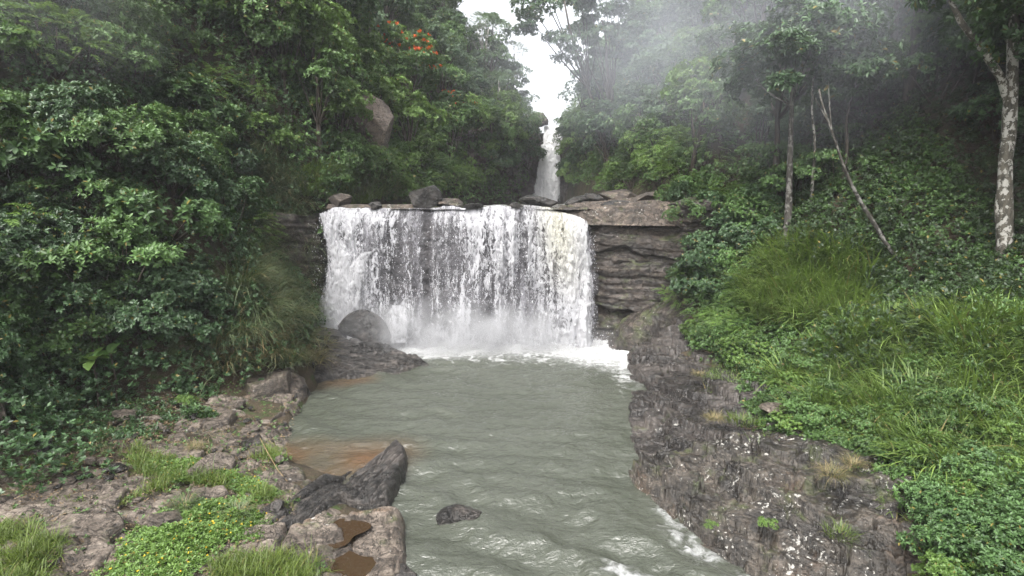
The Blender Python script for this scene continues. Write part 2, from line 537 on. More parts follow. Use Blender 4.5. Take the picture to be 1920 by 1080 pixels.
# ------------------------------------------------------------------ rocks
DIP = (0.25, 0.12, 0.5)
M_WET = rock_material("wet_schist", (0.007, 0.0065, 0.006), (0.022, 0.020, 0.018), (0.070, 0.060, 0.053), lichen=.05, wet=.95, dip=DIP)
M_BANK = rock_material("bank_schist", (0.0075, 0.0066, 0.006), (0.0225, 0.0195, 0.0172), (0.062, 0.053, 0.047), lichen=.2, moss=.12, wet=1.0, dip=(.5, .1, 1.2), bump=.5)
M_SHELF = rock_material("shelf_schist", (0.0062, 0.0053, 0.0045), (0.0235, 0.020, 0.016), (0.074, 0.062, 0.05), lichen=.78, moss=.3, wet=.8, dip=(.1, .25, .5), bump=.55, stain=(0.07, 0.043, 0.025))
M_SLAB = rock_material("pale_slab", (0.026, 0.0205, 0.016), (0.086, 0.069, 0.055), (0.19, 0.157, 0.128), lichen=.42, moss=.3, wet=.6, dip=(.1, .05, .2), stain=(0.10, 0.056, 0.028))
M_CLIFF = rock_material("cliff_schist", (0.008, 0.0065, 0.0055), (0.030, 0.0235, 0.019), (0.085, 0.067, 0.054), lichen=.35, moss=.5, wet=.6, dip=(.12, .05, .1), scale=.8)
M_BACK = rock_material("fall_wall", (0.012, 0.011, 0.012), (0.036, 0.033, 0.035), (0.08, 0.074, 0.076), wet=.8, dip=(.1, .05, .1))
M_LEDGE = rock_material("ledge_schist", (0.014, 0.011, 0.009), (0.055, 0.042, 0.032), (0.135, 0.106, 0.084), lichen=.5, moss=.3, wet=.35, dip=(.08, .04, .1))

def terrace(z, x, y, h, dx, dy, seed, amp=.35):
    """cuts a height field into ledges of bedding height h that dip by (dx, dy)"""
    q = np.stack([x, y, z], 1)
    s = (z + dx * x + dy * y) / h + amp * fbm(q * .9, 4, seed) * 2 + .25 * fbm(q * 4, 3, seed + 1)
    f = s - np.floor(s)
    return z + h * (smooth(f, .86, 1.0) - f) - .16 * h * np.exp(-((f - .82) / .05) ** 2)

def strata_disp(P, seed, dipv=(.25, .1, 1.0), freq=5.0, amp=.08):
    """stepped layers along a dipping normal"""
    n = np.array(dipv) / np.linalg.norm(dipv)
    s = (P @ n) * freq + 1.3 * fbm(P * .7, 3, seed)
    k = np.floor(s); f = s - k
    lay = hash3(k.astype(np.int64), np.zeros(len(k), np.int64), np.zeros(len(k), np.int64), seed) - .5
    nxt = hash3(k.astype(np.int64) + 1, np.zeros(len(k), np.int64), np.zeros(len(k), np.int64), seed) - .5
    return amp * (lay + (nxt - lay) * smooth(f, .75, 1.0))

def plates(x, y, seed, ang, lx, ly, amp, groove, tilt=.22, warp=.07):
    """rock broken into angular plates: height offset of every point, with dark joints between plates"""
    rng = np.random.default_rng(seed)
    q = np.stack([x, y, np.full(len(x), seed * 1.7)], 1)
    ca, sa = math.cos(ang), math.sin(ang)
    u = ((x * ca + y * sa) + warp * fbm(q * 2.0, 3, seed)) / lx
    w = ((-x * sa + y * ca) + warp * .8 * fbm(q * 2.0 + 9, 3, seed + 1)) / ly
    iu, iw = np.floor(u).astype(np.int64), np.floor(w).astype(np.int64)
    d1 = np.full(len(x), 9.); d2 = np.full(len(x), 9.); h = np.zeros(len(x))
    for a in (-1, 0, 1):
        for c in (-1, 0, 1):
            cu, cw = iu + a, iw + c
            z0 = np.zeros_like(cu)
            pu = cu + .1 + .8 * hash3(cu, cw, z0, seed); pw = cw + .1 + .8 * hash3(cu, cw, z0 + 1, seed)
            d = np.maximum(np.abs(u - pu), np.abs(w - pw)) * .6 + np.hypot(u - pu, w - pw) * .4
            hh = amp * (hash3(cu, cw, z0 + 2, seed) * 2 - 1) + tilt * ly * ((w - pw) * (hash3(cu, cw, z0 + 3, seed) - .2) + .5 * (u - pu) * (hash3(cu, cw, z0 + 4, seed) - .5))
            n1 = d < d1
            d2 = np.where(n1, d1, np.minimum(d2, d)); h = np.where(n1, hh, h); d1 = np.minimum(d1, d)
    e = (d2 - d1) * ly
    return h - groove * np.exp(-(e / .022) ** 2) - groove * .5 * np.exp(-(e / .07) ** 2)

def slab_rock(name, poly, ztop, mat, step=.03, edge=.35, depth=.8, seed=0, amp=.10, strat=.06, cracks=.05, label=None, cat="rock", group=None, dipv=(.3, .15, 1.0), freq=6, power=2.2, crackdir=(0.9, 0.35), cfreq=1.1, ter=None, pl=None):
    """a rock seen from above: outline polygon in the ground plane, top height function or number"""
    P = np.array([p[:2] for p in poly])
    x0, y0 = P.min(0) - .15; x1, y1 = P.max(0) + .15
    gx = np.arange(x0, x1, step); gy = np.arange(y0, y1, step)
    X, Y = np.meshgrid(gx, gy, indexing='ij')
    x, y = X.ravel(), Y.ravel()
    q = np.stack([x, y, np.zeros(len(x)) + seed * 3.1], 1)
    wob = .16 * fbm(q * 1.5, 4, seed + 3)
    sd = poly_sd(x, y, poly) + wob * min(1, edge * 2.2)
    zt_ = ztop(x, y) if callable(ztop) else np.full(len(x), float(ztop))
    prof = 1 - (1 - np.clip(sd / edge, 0, 1)) ** power
    z = -depth + (zt_ + depth) * prof
    big = fbm(q * .8, 5, seed + 5) * amp * prof
    P3 = np.stack([x, y, z + big], 1)
    z = z + big + strata_disp(P3, seed + 7, dipv, freq, strat) * np.clip(prof * 1.5, 0, 1)
    for k_, pk in enumerate(pl or []):
        z = z + plates(x, y, seed + 31 + k_, *pk) * np.clip(prof * 1.6 - .1, 0, 1)
    for tr in (ter or []):
        z = terrace(z, x, y, tr[0], tr[1], tr[2], seed + 20)
    z = z + .012 * fbm(q * 6, 4, seed + 9) + .006 * fbm(q * 18, 3, seed + 10)
    if cracks:
        for (a, b, cf) in ((crackdir[0], crackdir[1], cfreq), (-crackdir[1], crackdir[0], cfreq * .55)):
            s = (x * a + y * b) * cf + .55 * fbm(q * .9, 3, seed + 11)
            c = np.abs(s - np.round(s)) / cf
            pres = smooth(fbm(q * .6 + 4, 2, seed + 12), -.35, 0)
            z = z - cracks * (1 - smooth(c, .008, .05)) * pres * prof
    keep = sd > -.02
    idx = np.full(len(x), -1)
    fq = grid_faces(len(gx), len(gy))
    ok = keep[fq].any(1)
    fq = fq[ok]
    used = np.unique(fq)
    idx[used] = np.arange(len(used))
    z = np.where(sd <= 0, -depth - .02, z)
    Vv = np.stack([x, y, z], 1)[used]
    o = world_mesh(name, Vv, [idx[fq]], mat)
    tag(o, label, cat, group)
    return o

def boulder(name, c, r, mat, seed=0, planes=14, label=None, cat="rock", group=None, rot=0, rough=.06, n=42, strat=.0):
    """an angular boulder: a cube-sphere cut by random planes and roughened; c is its centre"""
    rng = np.random.default_rng(seed)
    g = np.linspace(-1, 1, n)
    A, B = np.meshgrid(g, g, indexing='ij')
    A, B = np.tan(A.ravel() * math.pi / 4), np.tan(B.ravel() * math.pi / 4)
    one = np.ones_like(A)
    sides = [(A, B, one), (B, A, -one), (one, A, B), (-one, B, A), (B, one, A), (A, -one, B)]
    Vs, Fs = [], []
    for i, s in enumerate(sides):
        Vs.append(np.stack(s, 1)); Fs.append(grid_faces(n, n) + i * n * n)
    D = unit(np.concatenate(Vs)); Fq = np.concatenate(Fs)
    rad = np.full(len(D), 1.25)
    for _ in range(planes):
        nn = unit(rng.normal(size=3)); d = rng.uniform(.62, .98)
        c_ = D @ nn
        rad = np.minimum(rad, np.where(c_ > .05, d / np.maximum(c_, .05), 9))
    P = D * rad[:, None]
    P = P * (1 + rough * fbm(P * 2.2 + seed, 5, seed))[:, None]
    P = P * np.array(r)
    if strat:
        P = P + D * strata_disp(P, seed, (.2, .1, 1), 6, strat)[:, None]
    P = P + D * (.012 * fbm(P * 9, 3, seed + 2))[:, None]
    ca, sa = math.cos(rot), math.sin(rot)
    P = np.stack([P[:, 0] * ca - P[:, 1] * sa, P[:, 0] * sa + P[:, 1] * ca, P[:, 2]], 1) + np.array(c)
    # weld the six sides
    key = np.round(P * 2e3).astype(np.int64)
    _, first, inv = np.unique(key, axis=0, return_index=True, return_inverse=True)
    Fq = inv.reshape(-1)[Fq]
    o = world_mesh(name, P[first], [Fq], mat)
    return tag(o, label, cat, group)

def Z(*pts):
    """pixel list [(px,py,z)] -> ground-plane polygon"""
    return [tuple(at_z(*p)[:2]) for p in pts]

def rock_face(name, path, ztop, zbot, mat, seed=0, nu=220, nv=140, amp=.25, strat=.30, freq=2.2, dipv=(.08, .05, 1), back=2.5, label=None, cat="cliff", lean=.0, group=None):
    """a standing wall of rock along a path in the ground plane; the sheet folds back over the top"""
    path = np.array(path, float)
    seg = np.concatenate([[0], np.cumsum(np.hypot(*np.diff(path, axis=0).T))])
    s = np.linspace(0, seg[-1], nu)
    px_ = np.interp(s, seg, path[:, 0]); py_ = np.interp(s, seg, path[:, 1])
    tx, ty = np.gradient(px_), np.gradient(py_)
    l = np.hypot(tx, ty); nx, ny = ty / l, -tx / l            # outward when the path runs left to right seen from the camera
    k = np.array([np.convolve(np.pad(a, 8, mode='edge'), np.ones(17) / 17, 'valid') for a in (nx, ny)])
    nx, ny = k / np.hypot(*k)
    zt_ = np.interp(s, np.linspace(0, seg[-1], len(ztop)), ztop)
    nb = 26
    v = np.linspace(0, 1, nv)
    Zg = zbot + (zt_[:, None] - zbot) * v[None]
    Xg = px_[:, None] - nx[:, None] * lean * v[None] + 0 * Zg
    Yg = py_[:, None] - ny[:, None] * lean * v[None] + 0 * Zg
    w = np.linspace(0, 1, nb + 1)[1:]
    Xb = Xg[:, -1:] - nx[:, None] * back * w[None]; Yb = Yg[:, -1:] - ny[:, None] * back * w[None]
    Zb = Zg[:, -1:] - .25 * w[None] ** 2 + .0 * Xb
    X = np.concatenate([Xg, Xb], 1); Y = np.concatenate([Yg, Yb], 1); Zz = np.concatenate([Zg, Zb], 1)
    n = nv + nb
    P = np.stack([X, Y, Zz], -1).reshape(-1, 3)
    tilt = np.clip((np.arange(n) - nv + 4) / 8, 0, 1)[None].repeat(nu, 0).ravel()
    N = np.stack([np.repeat(nx, n) * (1 - tilt), np.repeat(ny, n) * (1 - tilt), tilt], 1)
    d = amp * fbm(P * .55, 5, seed) + strata_disp(P, seed + 1, dipv, freq, strat) + .25 * amp * fbm(P * 2.5, 4, seed + 2) + .02 * fbm(P * 9, 3, seed + 3)
    d = d + strata_disp(P, seed + 4, dipv, freq * 2.9, strat * .4)
    P = P + N * d[:, None]
    o = world_mesh(name, P, [grid_faces(nu, n)], mat)
    return tag(o, label, cat, group)

M_UPCLIFF = rock_material("gorge_rock", (0.018, 0.013, 0.011), (0.05, 0.036, 0.030), (0.09, 0.067, 0.055), moss=.5, wet=.4, dip=(.1, .05, .1), scale=.45)

rock_face("rock_cliff", [(3.0, 23.9), (3.9, 23.35), (5.2, 22.9), (6.5, 22.4), (7.6, 21.5), (8.8, 20.2)], [5.15, 5.35, 5.7, 5.95, 6.0, 5.6], -.5, M_CLIFF, 11, 260, 170,
          label="dark brown layered rock wall standing beside the broad waterfall", back=2.2)
rock_face("rock_cliff", [(-10.6, 20.6), (-9.4, 21.6), (-8.5, 22.7), (-8.0, 23.4)], [5.2, 5.3, 5.4, 5.4], -.5, M_CLIFF, 17, 120, 130, amp=.35,
          label="dark wet bulging rock wall between hanging grass and the falling water", back=1.8)
rock_face("rock_cliff", [(-6, 40), (-3.0, 46), (-1.0, 52), (1.2, 57.5), (3.1, 60.6)], [10, 11, 12.5, 13.6, 13.4], 5.2, M_UPCLIFF, 23, 160, 130, amp=.8, strat=.35, freq=1.1,
          label="reddish brown cliff beside the distant upper waterfall, under the wooded crest", back=3)
rock_face("rock_cliff", [(4.9, 60.8), (6.2, 58), (8.2, 52.5), (10.2, 46)], [13.2, 13.5, 12.5, 11], 5.2, M_UPCLIFF, 29, 160, 130, amp=.8, strat=.3, freq=1.1,
          label="dark overgrown cliff in shade between the upper waterfall and the bushy slope", back=3)

# tan ledge above the cliff, and the thin lip at the other end
M_TAN = rock_material('tan_rock', (0.05, 0.037, 0.029), (0.12, 0.094, 0.075), (0.19, 0.155, 0.127), moss=.1, wet=.3, dip=(.5, .2, .3), scale=.6)
slab_rock("rock_ledge", [(1.6, 23.55), (3.2, 23.35), (5.0, 22.75), (6.7, 22.2), (8.2, 21.4), (9.2, 24), (9, 29), (6.4, 31), (3.4, 29), (2.0, 26)],
          lambda x, y: 5.72 + .07 * np.clip(x - 3, 0, 6) + .04 * np.clip(y - 24, 0, 4), M_LEDGE, .05, .3, -5.0, 3, .12, .08, .05, freq=9, dipv=(.05, .05, 1), ter=[(.16, -.03, .12), (.06, -.03, .1)],
          label="flat tan rock ledge capping the layered wall at the waterfall's lip", cat="rock ledge")
bpy.data.objects["rock_ledge"].location.z += 0
slab_rock("rock_ledge", [(-8.0, 23.75), (-6.5, 23.7), (-4, 23.75), (-3.3, 24.2), (-4, 25.4), (-6.5, 25.8), (-8.2, 25)], 5.80, M_LEDGE, .05, .25, -5.3, 5, .05, .03, 0,
          label="thin tan stone lip behind the falling water, below the grassy bank", cat="rock ledge")
c = at_y(791, 369, 24.3)
boulder("boulder", c, (.70, .6, .50), M_WET, 4, 9, "dark square boulder sitting on the lip of the broad waterfall", "boulder", rough=.05)
c = at_y(840, 380, 24.6)
boulder("boulder", c + np.array((0, 0, -.03)), (.55, .5, .2), M_LEDGE, 9, 8, "low tan wedge of stone leaning beside the dark square boulder on the lip", "boulder")
c = at_y(640, 378, 24.2)
boulder("boulder", c, (.45, .4, .28), M_LEDGE, 12, 9, "small brown rock under grass at the upper corner of the broad waterfall", "boulder")
for i, (px, r, lb) in enumerate([(705, (.3, .25, .14), "small dark rock splitting the water at the lip near the grassy corner"), (886, (.35, .3, .13), "small dark rock splitting the water in the middle of the lip"),
                                (968, (.28, .25, .12), "small dark rock in the lip just before the water turns yellowish")]):
    boulder("boulder", at_y(px, 386, 23.5), r, M_WET, 520 + i, 9, lb, "rock", n=20)
for i, (px, py, Y, r, lb) in enumerate([
        (1010, 378, 33, (1.0, .8, .34), "dark flat-topped rock in the stream before the distant upper waterfall"),
        (1085, 376, 36, (1.1, .8, .30), "dark low rock between the upper waterfall and the tan ledge"),
        (1120, 372, 38, (1.3, .9, .35), "dark rounded rock at the foot of the shaded cliff, above the ledge"),
        (1165, 372, 32, (1.2, .9, .4), "brown rock at the bushes' foot on the tan ledge"),
        (1215, 374, 27, (.9, .7, .32), "brown broken rock lying on the tan ledge near the overhanging bushes"),
        (1150, 383, 25.5, (.8, .6, .22), "white-spotted low stone on the front edge of the tan ledge")]):
    boulder("boulder", at_y(px, py, Y), r, M_LEDGE if 'tan' in lb[:12] or 'brown' in lb else M_WET, 30 + i, 10, lb, "boulder", n=26, rot=i)
boulder("boulder", at_y(1008, 229, 60.4), (1.0, 1.0, .75), M_UPCLIFF, 51, 11, "dark rock knob at the very top of the distant upper waterfall, against the sky", "boulder", n=40, rough=.22)
boulder("boulder", at_y(697, 268, 30.0), (1.15, 1.2, 1.9), M_TAN, 5, 7, "large smooth tan rock face bare among trees on the wooded slope", "boulder", rough=.08, n=60)
boulder("boulder", at_y(672, 250, 30.6), (.7, 1.0, 1.7), M_TAN, 15, 7, "narrow upright grey rock behind the large bare tan rock among trees", "boulder", rough=.08, n=40)

# slanting slab at the foot of the cliff
slab_rock("rock_slab", [(3.7, 22.6), (4.0, 21.9), (5.0, 21.3), (6.2, 20.9), (7.4, 20.4), (8.4, 20.6), (8.2, 22.2), (6.5, 23.0), (4.6, 23.3)],
          lambda x, y: np.interp(x, [3.6, 5, 6.5, 8.2], [.35, 1.3, 2.3, 3.0]), M_CLIFF, .025, .3, .6, 8, .16, .08, .04, freq=3.2, dipv=(-.75, -.2, 1), pl=[(.55, 2.2, .35, .10, .10)], ter=[(.3, -.75, -.3)],
          label="dark slanting layered slab leaning at the foot of the rock wall by the foam", cat="rock")

# the layered outcrop on the far side of the pool
slab_rock("rock_outcrop", [(-6.6, 17.3), (-5.6, 17.9), (-4.9, 18.2), (-3.8, 18.8), (-2.75, 19.75), (-2.9, 20.4), (-4.2, 21.3), (-5.5, 22.1), (-7.6, 22.5), (-9.4, 21.6), (-9.4, 18.6), (-8, 17.2)],
          lambda x, y: np.interp(x, [-9.4, -8, -6.5, -4.6, -2.7], [1.25, 1.05, .72, .42, .24]) - .35 * smooth(y, 20, 17.5), M_WET, .025, .55, .6, 21, .12, .05, .03, freq=6.5, dipv=(.25, -.45, 1), power=2.0, pl=[(.35, 2.6, .34, .10, .15), (.3, 1.2, .15, .05, .07)],
          label="long dark outcrop of thin layers reaching into the pool below the waterfall", cat="rock outcrop")
c = at_y(682, 622, 22.2)
boulder("boulder", c + np.array((0, 0, -.28)), (.9, .85, .95), M_WET, 8, 10, "wet rounded boulder standing in spray at the foot of the broad waterfall", "boulder", rough=.05)
boulder("boulder", at_y(715, 648, 22.0), (.6, .4, .16), M_WET, 41, 8, "low wet stone in the foam below the rounded spray-washed boulder", "boulder", n=26)

# dark tongue of rock in the foreground and the slabs beside it
TA, TB = at_z(500, 1010, .05), at_z(700, 842, .05)
TN = unit(np.array((TB[1] - TA[1], -(TB[0] - TA[0]))))
slab_rock("rock_tongue", Z((462, 1045, .1), (530, 968, .1), (600, 900, .1), (690, 848, .1), (745, 822, .1), (768, 838, .1), (768, 890, .1), (738, 950, .1), (690, 962, .1), (640, 962, .1), (585, 1000, .1), (530, 1040, .1)),
          lambda x, y: np.maximum(.02 + (.25 + .15 * smooth(y, 9, 12)) * np.clip(((x - TA[0]) * TN[0] + (y - TA[1]) * TN[1]) / .95, 0, 1.1), terrain(x, y) + .12 + .15 * np.clip(((x - TA[0]) * TN[0] + (y - TA[1]) * TN[1]) / .95, 0, 1.1)), M_WET, .016, .22, .5, 33, .05, .03, .0, freq=8, dipv=(.75, -.35, .8), power=2.2, pl=[(1.22, 1.8, .20, .07, .05), (1.15, .8, .10, .025, .02)], crackdir=(.55, .83), cfreq=1.4,
          label="dark wet tilted tongue of rock pointing into the river from the grassy bank", cat="rock")
PUD = [at_z(625, 1003, .2), at_z(640, 1066, .2)]
slab_rock("rock_slab", Z((560, 1130, .1), (560, 1030, .1), (600, 1000, .1), (650, 965, .1), (735, 952, .1), (768, 960, .1), (772, 1010, .1), (768, 1100, .1)),
          lambda x, y: np.maximum(.26, terrain(x, y) + .12) - sum(.22 * np.exp(-(((x - c_[0]) / .42) ** 2 + ((y - c_[1]) / .36) ** 2)) for c_ in PUD), M_SLAB, .02, .30, .5, 37, .10, .05, .04, freq=6, cfreq=1.6,
          label="low brown slab with a pale patch, between tilted rock tongue and river", cat="rock")
slab_rock("rock_slab", Z((690, 1160, .1), (690, 1062, .1), (770, 1052, .1), (800, 1080, .1), (800, 1160, .1)), .2, M_WET, .025, .25, .5, 39, .08, .05, .03,
          label="dark wet slab end below the low brown slab at the river's edge", cat="rock")
c = at_z(506, 962, .42)
boulder("stone", c, (.26, .22, .19), M_WET, 44, 8, "small black angular stone in the herbs beside the tilted rock tongue", "stone", n=26)
c = at_z(312, 978, .62)
boulder("stone", c, (.36, .28, .14), M_SLAB, 47, 9, "grey brown flat stone among herbs with yellow flowers", "stone", n=26)
boulder("stone", at_z(872, 972, -.06), (.46, .3, .19), M_WET, 49, 9, "brown stone barely breaking the rippled water in mid river", "stone", n=30, rough=.1)

# near bank: pale slabs and broken blocks
SL = [
    ([(-90, 905, .9), (60, 892, .9), (150, 880, .9), (215, 897, .85), (255, 917, .8), (225, 948, .8), (110, 950, .85), (-90, 962, .9)], .98, "broad pale pink slab in the grass at the picture's edge"),
    ([(-90, 975, .85), (130, 962, .8), (235, 960, .75), (248, 985, .7), (205, 1020, .7), (90, 1010, .75), (-90, 1018, .85)], .88, "ochre stained wet slab between the pink slab and the lower grass"),
    ([(95, 1035, .7), (190, 1000, .7), (235, 1020, .65), (190, 1075, .65), (110, 1085, .65)], .78, "rough pinkish rock hump beside low grass at the lower corner"),
    ([(150, 870, .9), (250, 868, .8), (252, 895, .8), (170, 897, .85)], .97, "small pale slab behind the broad pink slab"),
    ([(270, 845, .75), (360, 828, .7), (395, 845, .65), (380, 866, .62), (290, 868, .7)], .80, "flat pinkish slab bordered by bright grass, above the herb patch"),
    ([(345, 925, .55), (430, 918, .5), (445, 935, .48), (400, 950, .5), (350, 946, .55)], .60, "orange muddy flat stone in the middle of the herb patch"),
    ([(208, 775, .95), (250, 760, .95), (310, 765, .9), (318, 786, .85), (260, 795, .9), (215, 792, .92)], 1.10, "white lichen covered slab below the dark bushes"),
    ([(300, 795, .8), (350, 788, .8), (365, 805, .75), (320, 812, .78)], .95, "small white spotted block below the lichen covered slab"),
    ([(362, 745, .95), (400, 732, .95), (450, 745, .9), (430, 772, .85), (372, 778, .88)], 1.08, "angular pale block with white spots, behind seedling on the stony bank"),
    ([(440, 757, .85), (487, 750, .8), (500, 772, .72), (455, 783, .75)], .95, "grey brown cracked block in the middle of the stony bank"),
    ([(385, 800, .7), (440, 782, .7), (455, 812, .6), (400, 822, .65)], .84, "smooth tan slab leaning on the stony bank above the pale grass tuft"),
    ([(440, 815, .55), (495, 795, .5), (500, 825, .42), (450, 835, .5)], .62, "dark grey block in the water-side gap of the stony bank"),
    ([(490, 795, .4), (525, 775, .35), (550, 790, .15), (515, 812, .2)], .50, "grey sharp-edged slab tipping into the pool from the stony bank"),
    ([(495, 770, .6), (530, 750, .5), (548, 765, .25), (510, 780, .45)], .66, "brown block above the sharp-edged slab by the water"),
    ([(530, 745, .5), (565, 720, .4), (585, 735, .1), (550, 755, .2)], .55, "black wet block under dry grass where the bank meets the pool"),
    ([(430, 845, .45), (465, 840, .4), (470, 870, .3), (440, 880, .38)], .52, "speckled grey stone beside the grass tuft at the water's edge"),
    ([(505, 855, .2), (540, 845, .1), (548, 870, .05), (515, 885, .1)], .36, "small brown stone under the bright tuft at the water's edge"),
    ([(-90, 845, 1.0), (30, 835, 1.0), (35, 865, .95), (-90, 880, 1.0)], 1.12, "dull brown stone in dead leaves at the picture's edge"),
    ([(60, 840, .95), (130, 835, .9), (135, 855, .9), (70, 862, .92)], 1.05, "crumbling brown stone among dead leaves below the dark bushes"),
    ([(190, 815, .9), (255, 805, .85), (265, 825, .8), (205, 835, .85)], 1.0, "mottled grey stone at the edge of the dead leaves"),
    ([(440, 700, 1.0), (520, 690, .8), (560, 705, .5), (545, 730, .5), (470, 735, .8)], 1.0, "brown broken rock half hidden under the dry grass clump"),
]
slab_rock("bedrock", Z((200, 775, .9), (330, 735, .95), (450, 715, .95), (560, 705, .5), (592, 720, .1), (560, 790, .05), (548, 850, .05), (520, 900, .15), (430, 900, .5), (330, 890, .7), (150, 870, .85)),
          lambda x, y: terrain(x, y) + .05 + .06 * fbm(np.stack([x, y, 0 * x], 1) * 1.2, 3, 9), M_SLAB, .022, .3, .4, 55, .06, .02, .0, freq=7, pl=[(.3, .85, .5, .10, .13), (.5, .35, .24, .02, .03)], cfreq=1.5,
          label="cracked pale bedrock of the stony shore between dark bushes and pool", cat="rock")
slab_rock("bedrock", Z((-160, 880, .95), (60, 868, .9), (240, 868, .8), (420, 880, .6), (545, 860, .15), (590, 895, .1), (640, 960, .1), (740, 965, .1), (740, 1130, .1), (-200, 1130, .8), (-260, 980, .9)),
          lambda x, y: np.maximum(terrain(x, y), .05) + .075 + .06 * fbm(np.stack([x, y, 0 * x], 1) * 1.1, 3, 19), M_SLAB, .022, .3, .4, 57, .05, .02, .0, freq=7, pl=[(.2, 1.0, .6, .07, .12), (.5, .4, .3, .015, .025)], cfreq=1.2,
          label="flat brown bedrock under the herbs and grass of the near bank", cat="rock")
for i, (pp, zt_, lb) in enumerate(SL):
    P_ = np.array(Z(*pp)).mean(0)
    slab_rock("bank_rock", Z(*pp), zt(*P_) + (.05, .11, .16)[i % 3], M_SLAB if i not in (11, 12, 14, 15) else M_BANK, .022, .14, .35, 60 + i * 3, .10, .05, .03, label=lb, cat="rock", group="rocks of the stony bank", power=2.2, cfreq=1.8)

r_ = np.random.default_rng(404)
sp_ = [(200, 790), (330, 745), (560, 720), (575, 800), (520, 860), (430, 880), (250, 870), (60, 850), (60, 930), (230, 960), (300, 900)]
for k in range(60):
    for _ in range(50):
        a_ = r_.uniform((20, 720), (590, 1000))
        if poly_sd(np.array([a_[0]]), np.array([a_[1]]), sp_)[0] > 0: break
    g_ = at_z(a_[0], a_[1], .75)
    g_[2] = zt(g_[0], g_[1]) + .09
    rr_ = r_.lognormal(-2.5, .45)
    boulder("stone", g_, (rr_ * 1.3, rr_, rr_ * .6), (M_SLAB, M_SLAB, M_BANK)[k % 3], 600 + k, 8, "small loose broken stone lying on the stony shore", "stone", "loose stones of the stony shore", r_.uniform(0, 6), n=9)

# far bank on the other side
slab_rock("rock_slope", Z((1200, 634, .2), (1168, 665, 0), (1163, 720, 0), (1160, 790, 0), (1158, 850, 0), (1250, 860, .8), (1450, 860, 1.3), (1600, 760, 1.6), (1540, 690, 1.6), (1330, 610, 1.6), (1290, 585, 1.6), (1235, 598, 1.0)),
          lambda x, y: np.maximum(np.clip(.06 + .42 * (x - XR(y)), .05, 1.75), np.minimum(terrain(x, y) + .25, .2 + .55 * np.maximum(x - XR(y), 0))) + .3 * np.exp(-((y - 20.8) / 1.3) ** 2), M_BANK, .026, .45, .6, 101, .12, .05, .04, freq=5, dipv=(.1, .5, 1), power=2.0, pl=[(1.95, 3.0, .60, .13, .16), (1.85, 1.3, .24, .035, .05)], ter=[(.22, -.12, .12)], crackdir=(.5, .86), cfreq=.8,
          label="broad wet grey rock slope beside the pool, below the green bank", cat="rock")
slab_rock("rock_shelf", Z((1160, 862, 0), (1172, 905, 0), (1215, 950, 0), (1262, 992, 0), (1335, 1042, 0), (1430, 1110, 0), (2200, 1170, 1.0), (2150, 985, 1.35), (1850, 820, 1.5), (1560, 750, 1.5), (1300, 800, .9), (1200, 838, .4)),
          lambda x, y: np.maximum(np.clip(.62 + .22 * (x - XR(y)), .4, 1.30), terrain(x, y) + .20), M_SHELF, .02, .8, .6, 107, .10, .04, .06, freq=5.5, dipv=(-.1, .35, 1), power=2.6, pl=[(2.2, 3.0, .62, .13, .17), (2.15, 1.2, .26, .035, .05)], ter=[(.25, -.06, .10)], crackdir=(.75, -.66), cfreq=1.2,
          label="big rounded rock shelf with cracks and white lichen at the river's bend", cat="rock")
for i, (px, py, z, r, lb) in enumerate([
        (1450, 768, 1.45, (.26, .2, .12), "pale tan stone lying on wet rock slope beside a grass tuft"),
        (1268, 796, .95, (.05, .04, .025), "tiny white stone lying on the wet rock slope"),
        (1437, 852, 1.28, (.035, .03, .02), "white chip of stone on the big lichened shelf")]):
    boulder("stone", at_z(px, py, z), r, M_SLAB if i == 0 else rock_material("white_stone", (.2, .19, .17), (.3, .29, .265), (.36, .35, .33), wet=.1), 130 + i, 9, lb, "stone", n=18)

# brown puddles lying in hollows of the near slab
t = NT("puddle_water")
M_PUD = t.done(t.bsdf((0.033, 0.021, 0.012), .03, .5, t.bump(t.noise(t.coord(), 7, 3), .08, .02)))
for i, lb in enumerate(("larger orange brown puddle on the slab under the tilted rock tongue", "small orange brown puddle next to the bright grass tuft")):
    ang = np.linspace(0, 2 * math.pi, 40, endpoint=False)
    rr = 1 + .15 * np.sin(ang * 3 + i) + .08 * np.sin(ang * 5)
    cx, cy_ = PUD[i][:2]
    zz = max(.26, zt(cx, cy_) + .12) - .10
    Vv = [(cx, cy_, zz)] + [(cx + .55 * r * math.cos(a), cy_ + .45 * r * math.sin(a), zz) for a, r in zip(ang, rr)]
    k = np.arange(40)
    o = world_mesh("puddle", np.array(Vv), [np.stack([0 * k, k + 1, np.roll(k, -1) + 1], 1)], M_PUD)
    tag(o, lb, "puddle")

# ------------------------------------------------------------------ waterfalls
LIPX = [-8.4, -8.0, -7.4, 0.9, 1.8, 2.6, 3.1, 3.45]
LIPZ = [5.15, 5.5, 5.70, 5.72, 5.62, 5.44, 5.2, 4.85]
rock_face("waterfall_rock", [(-8.4, 23.7), (-5, 23.75), (-2, 23.6), (1, 23.7), (3.7, 23.6)], [5.45, 5.5, 5.5, 5.4, 5.0], -.6, M_BACK, 71, 240, 130, amp=.22, strat=.14, back=1.0,
          label="dark stepped rock wall showing through the broad curtain of water", cat="rock wall")

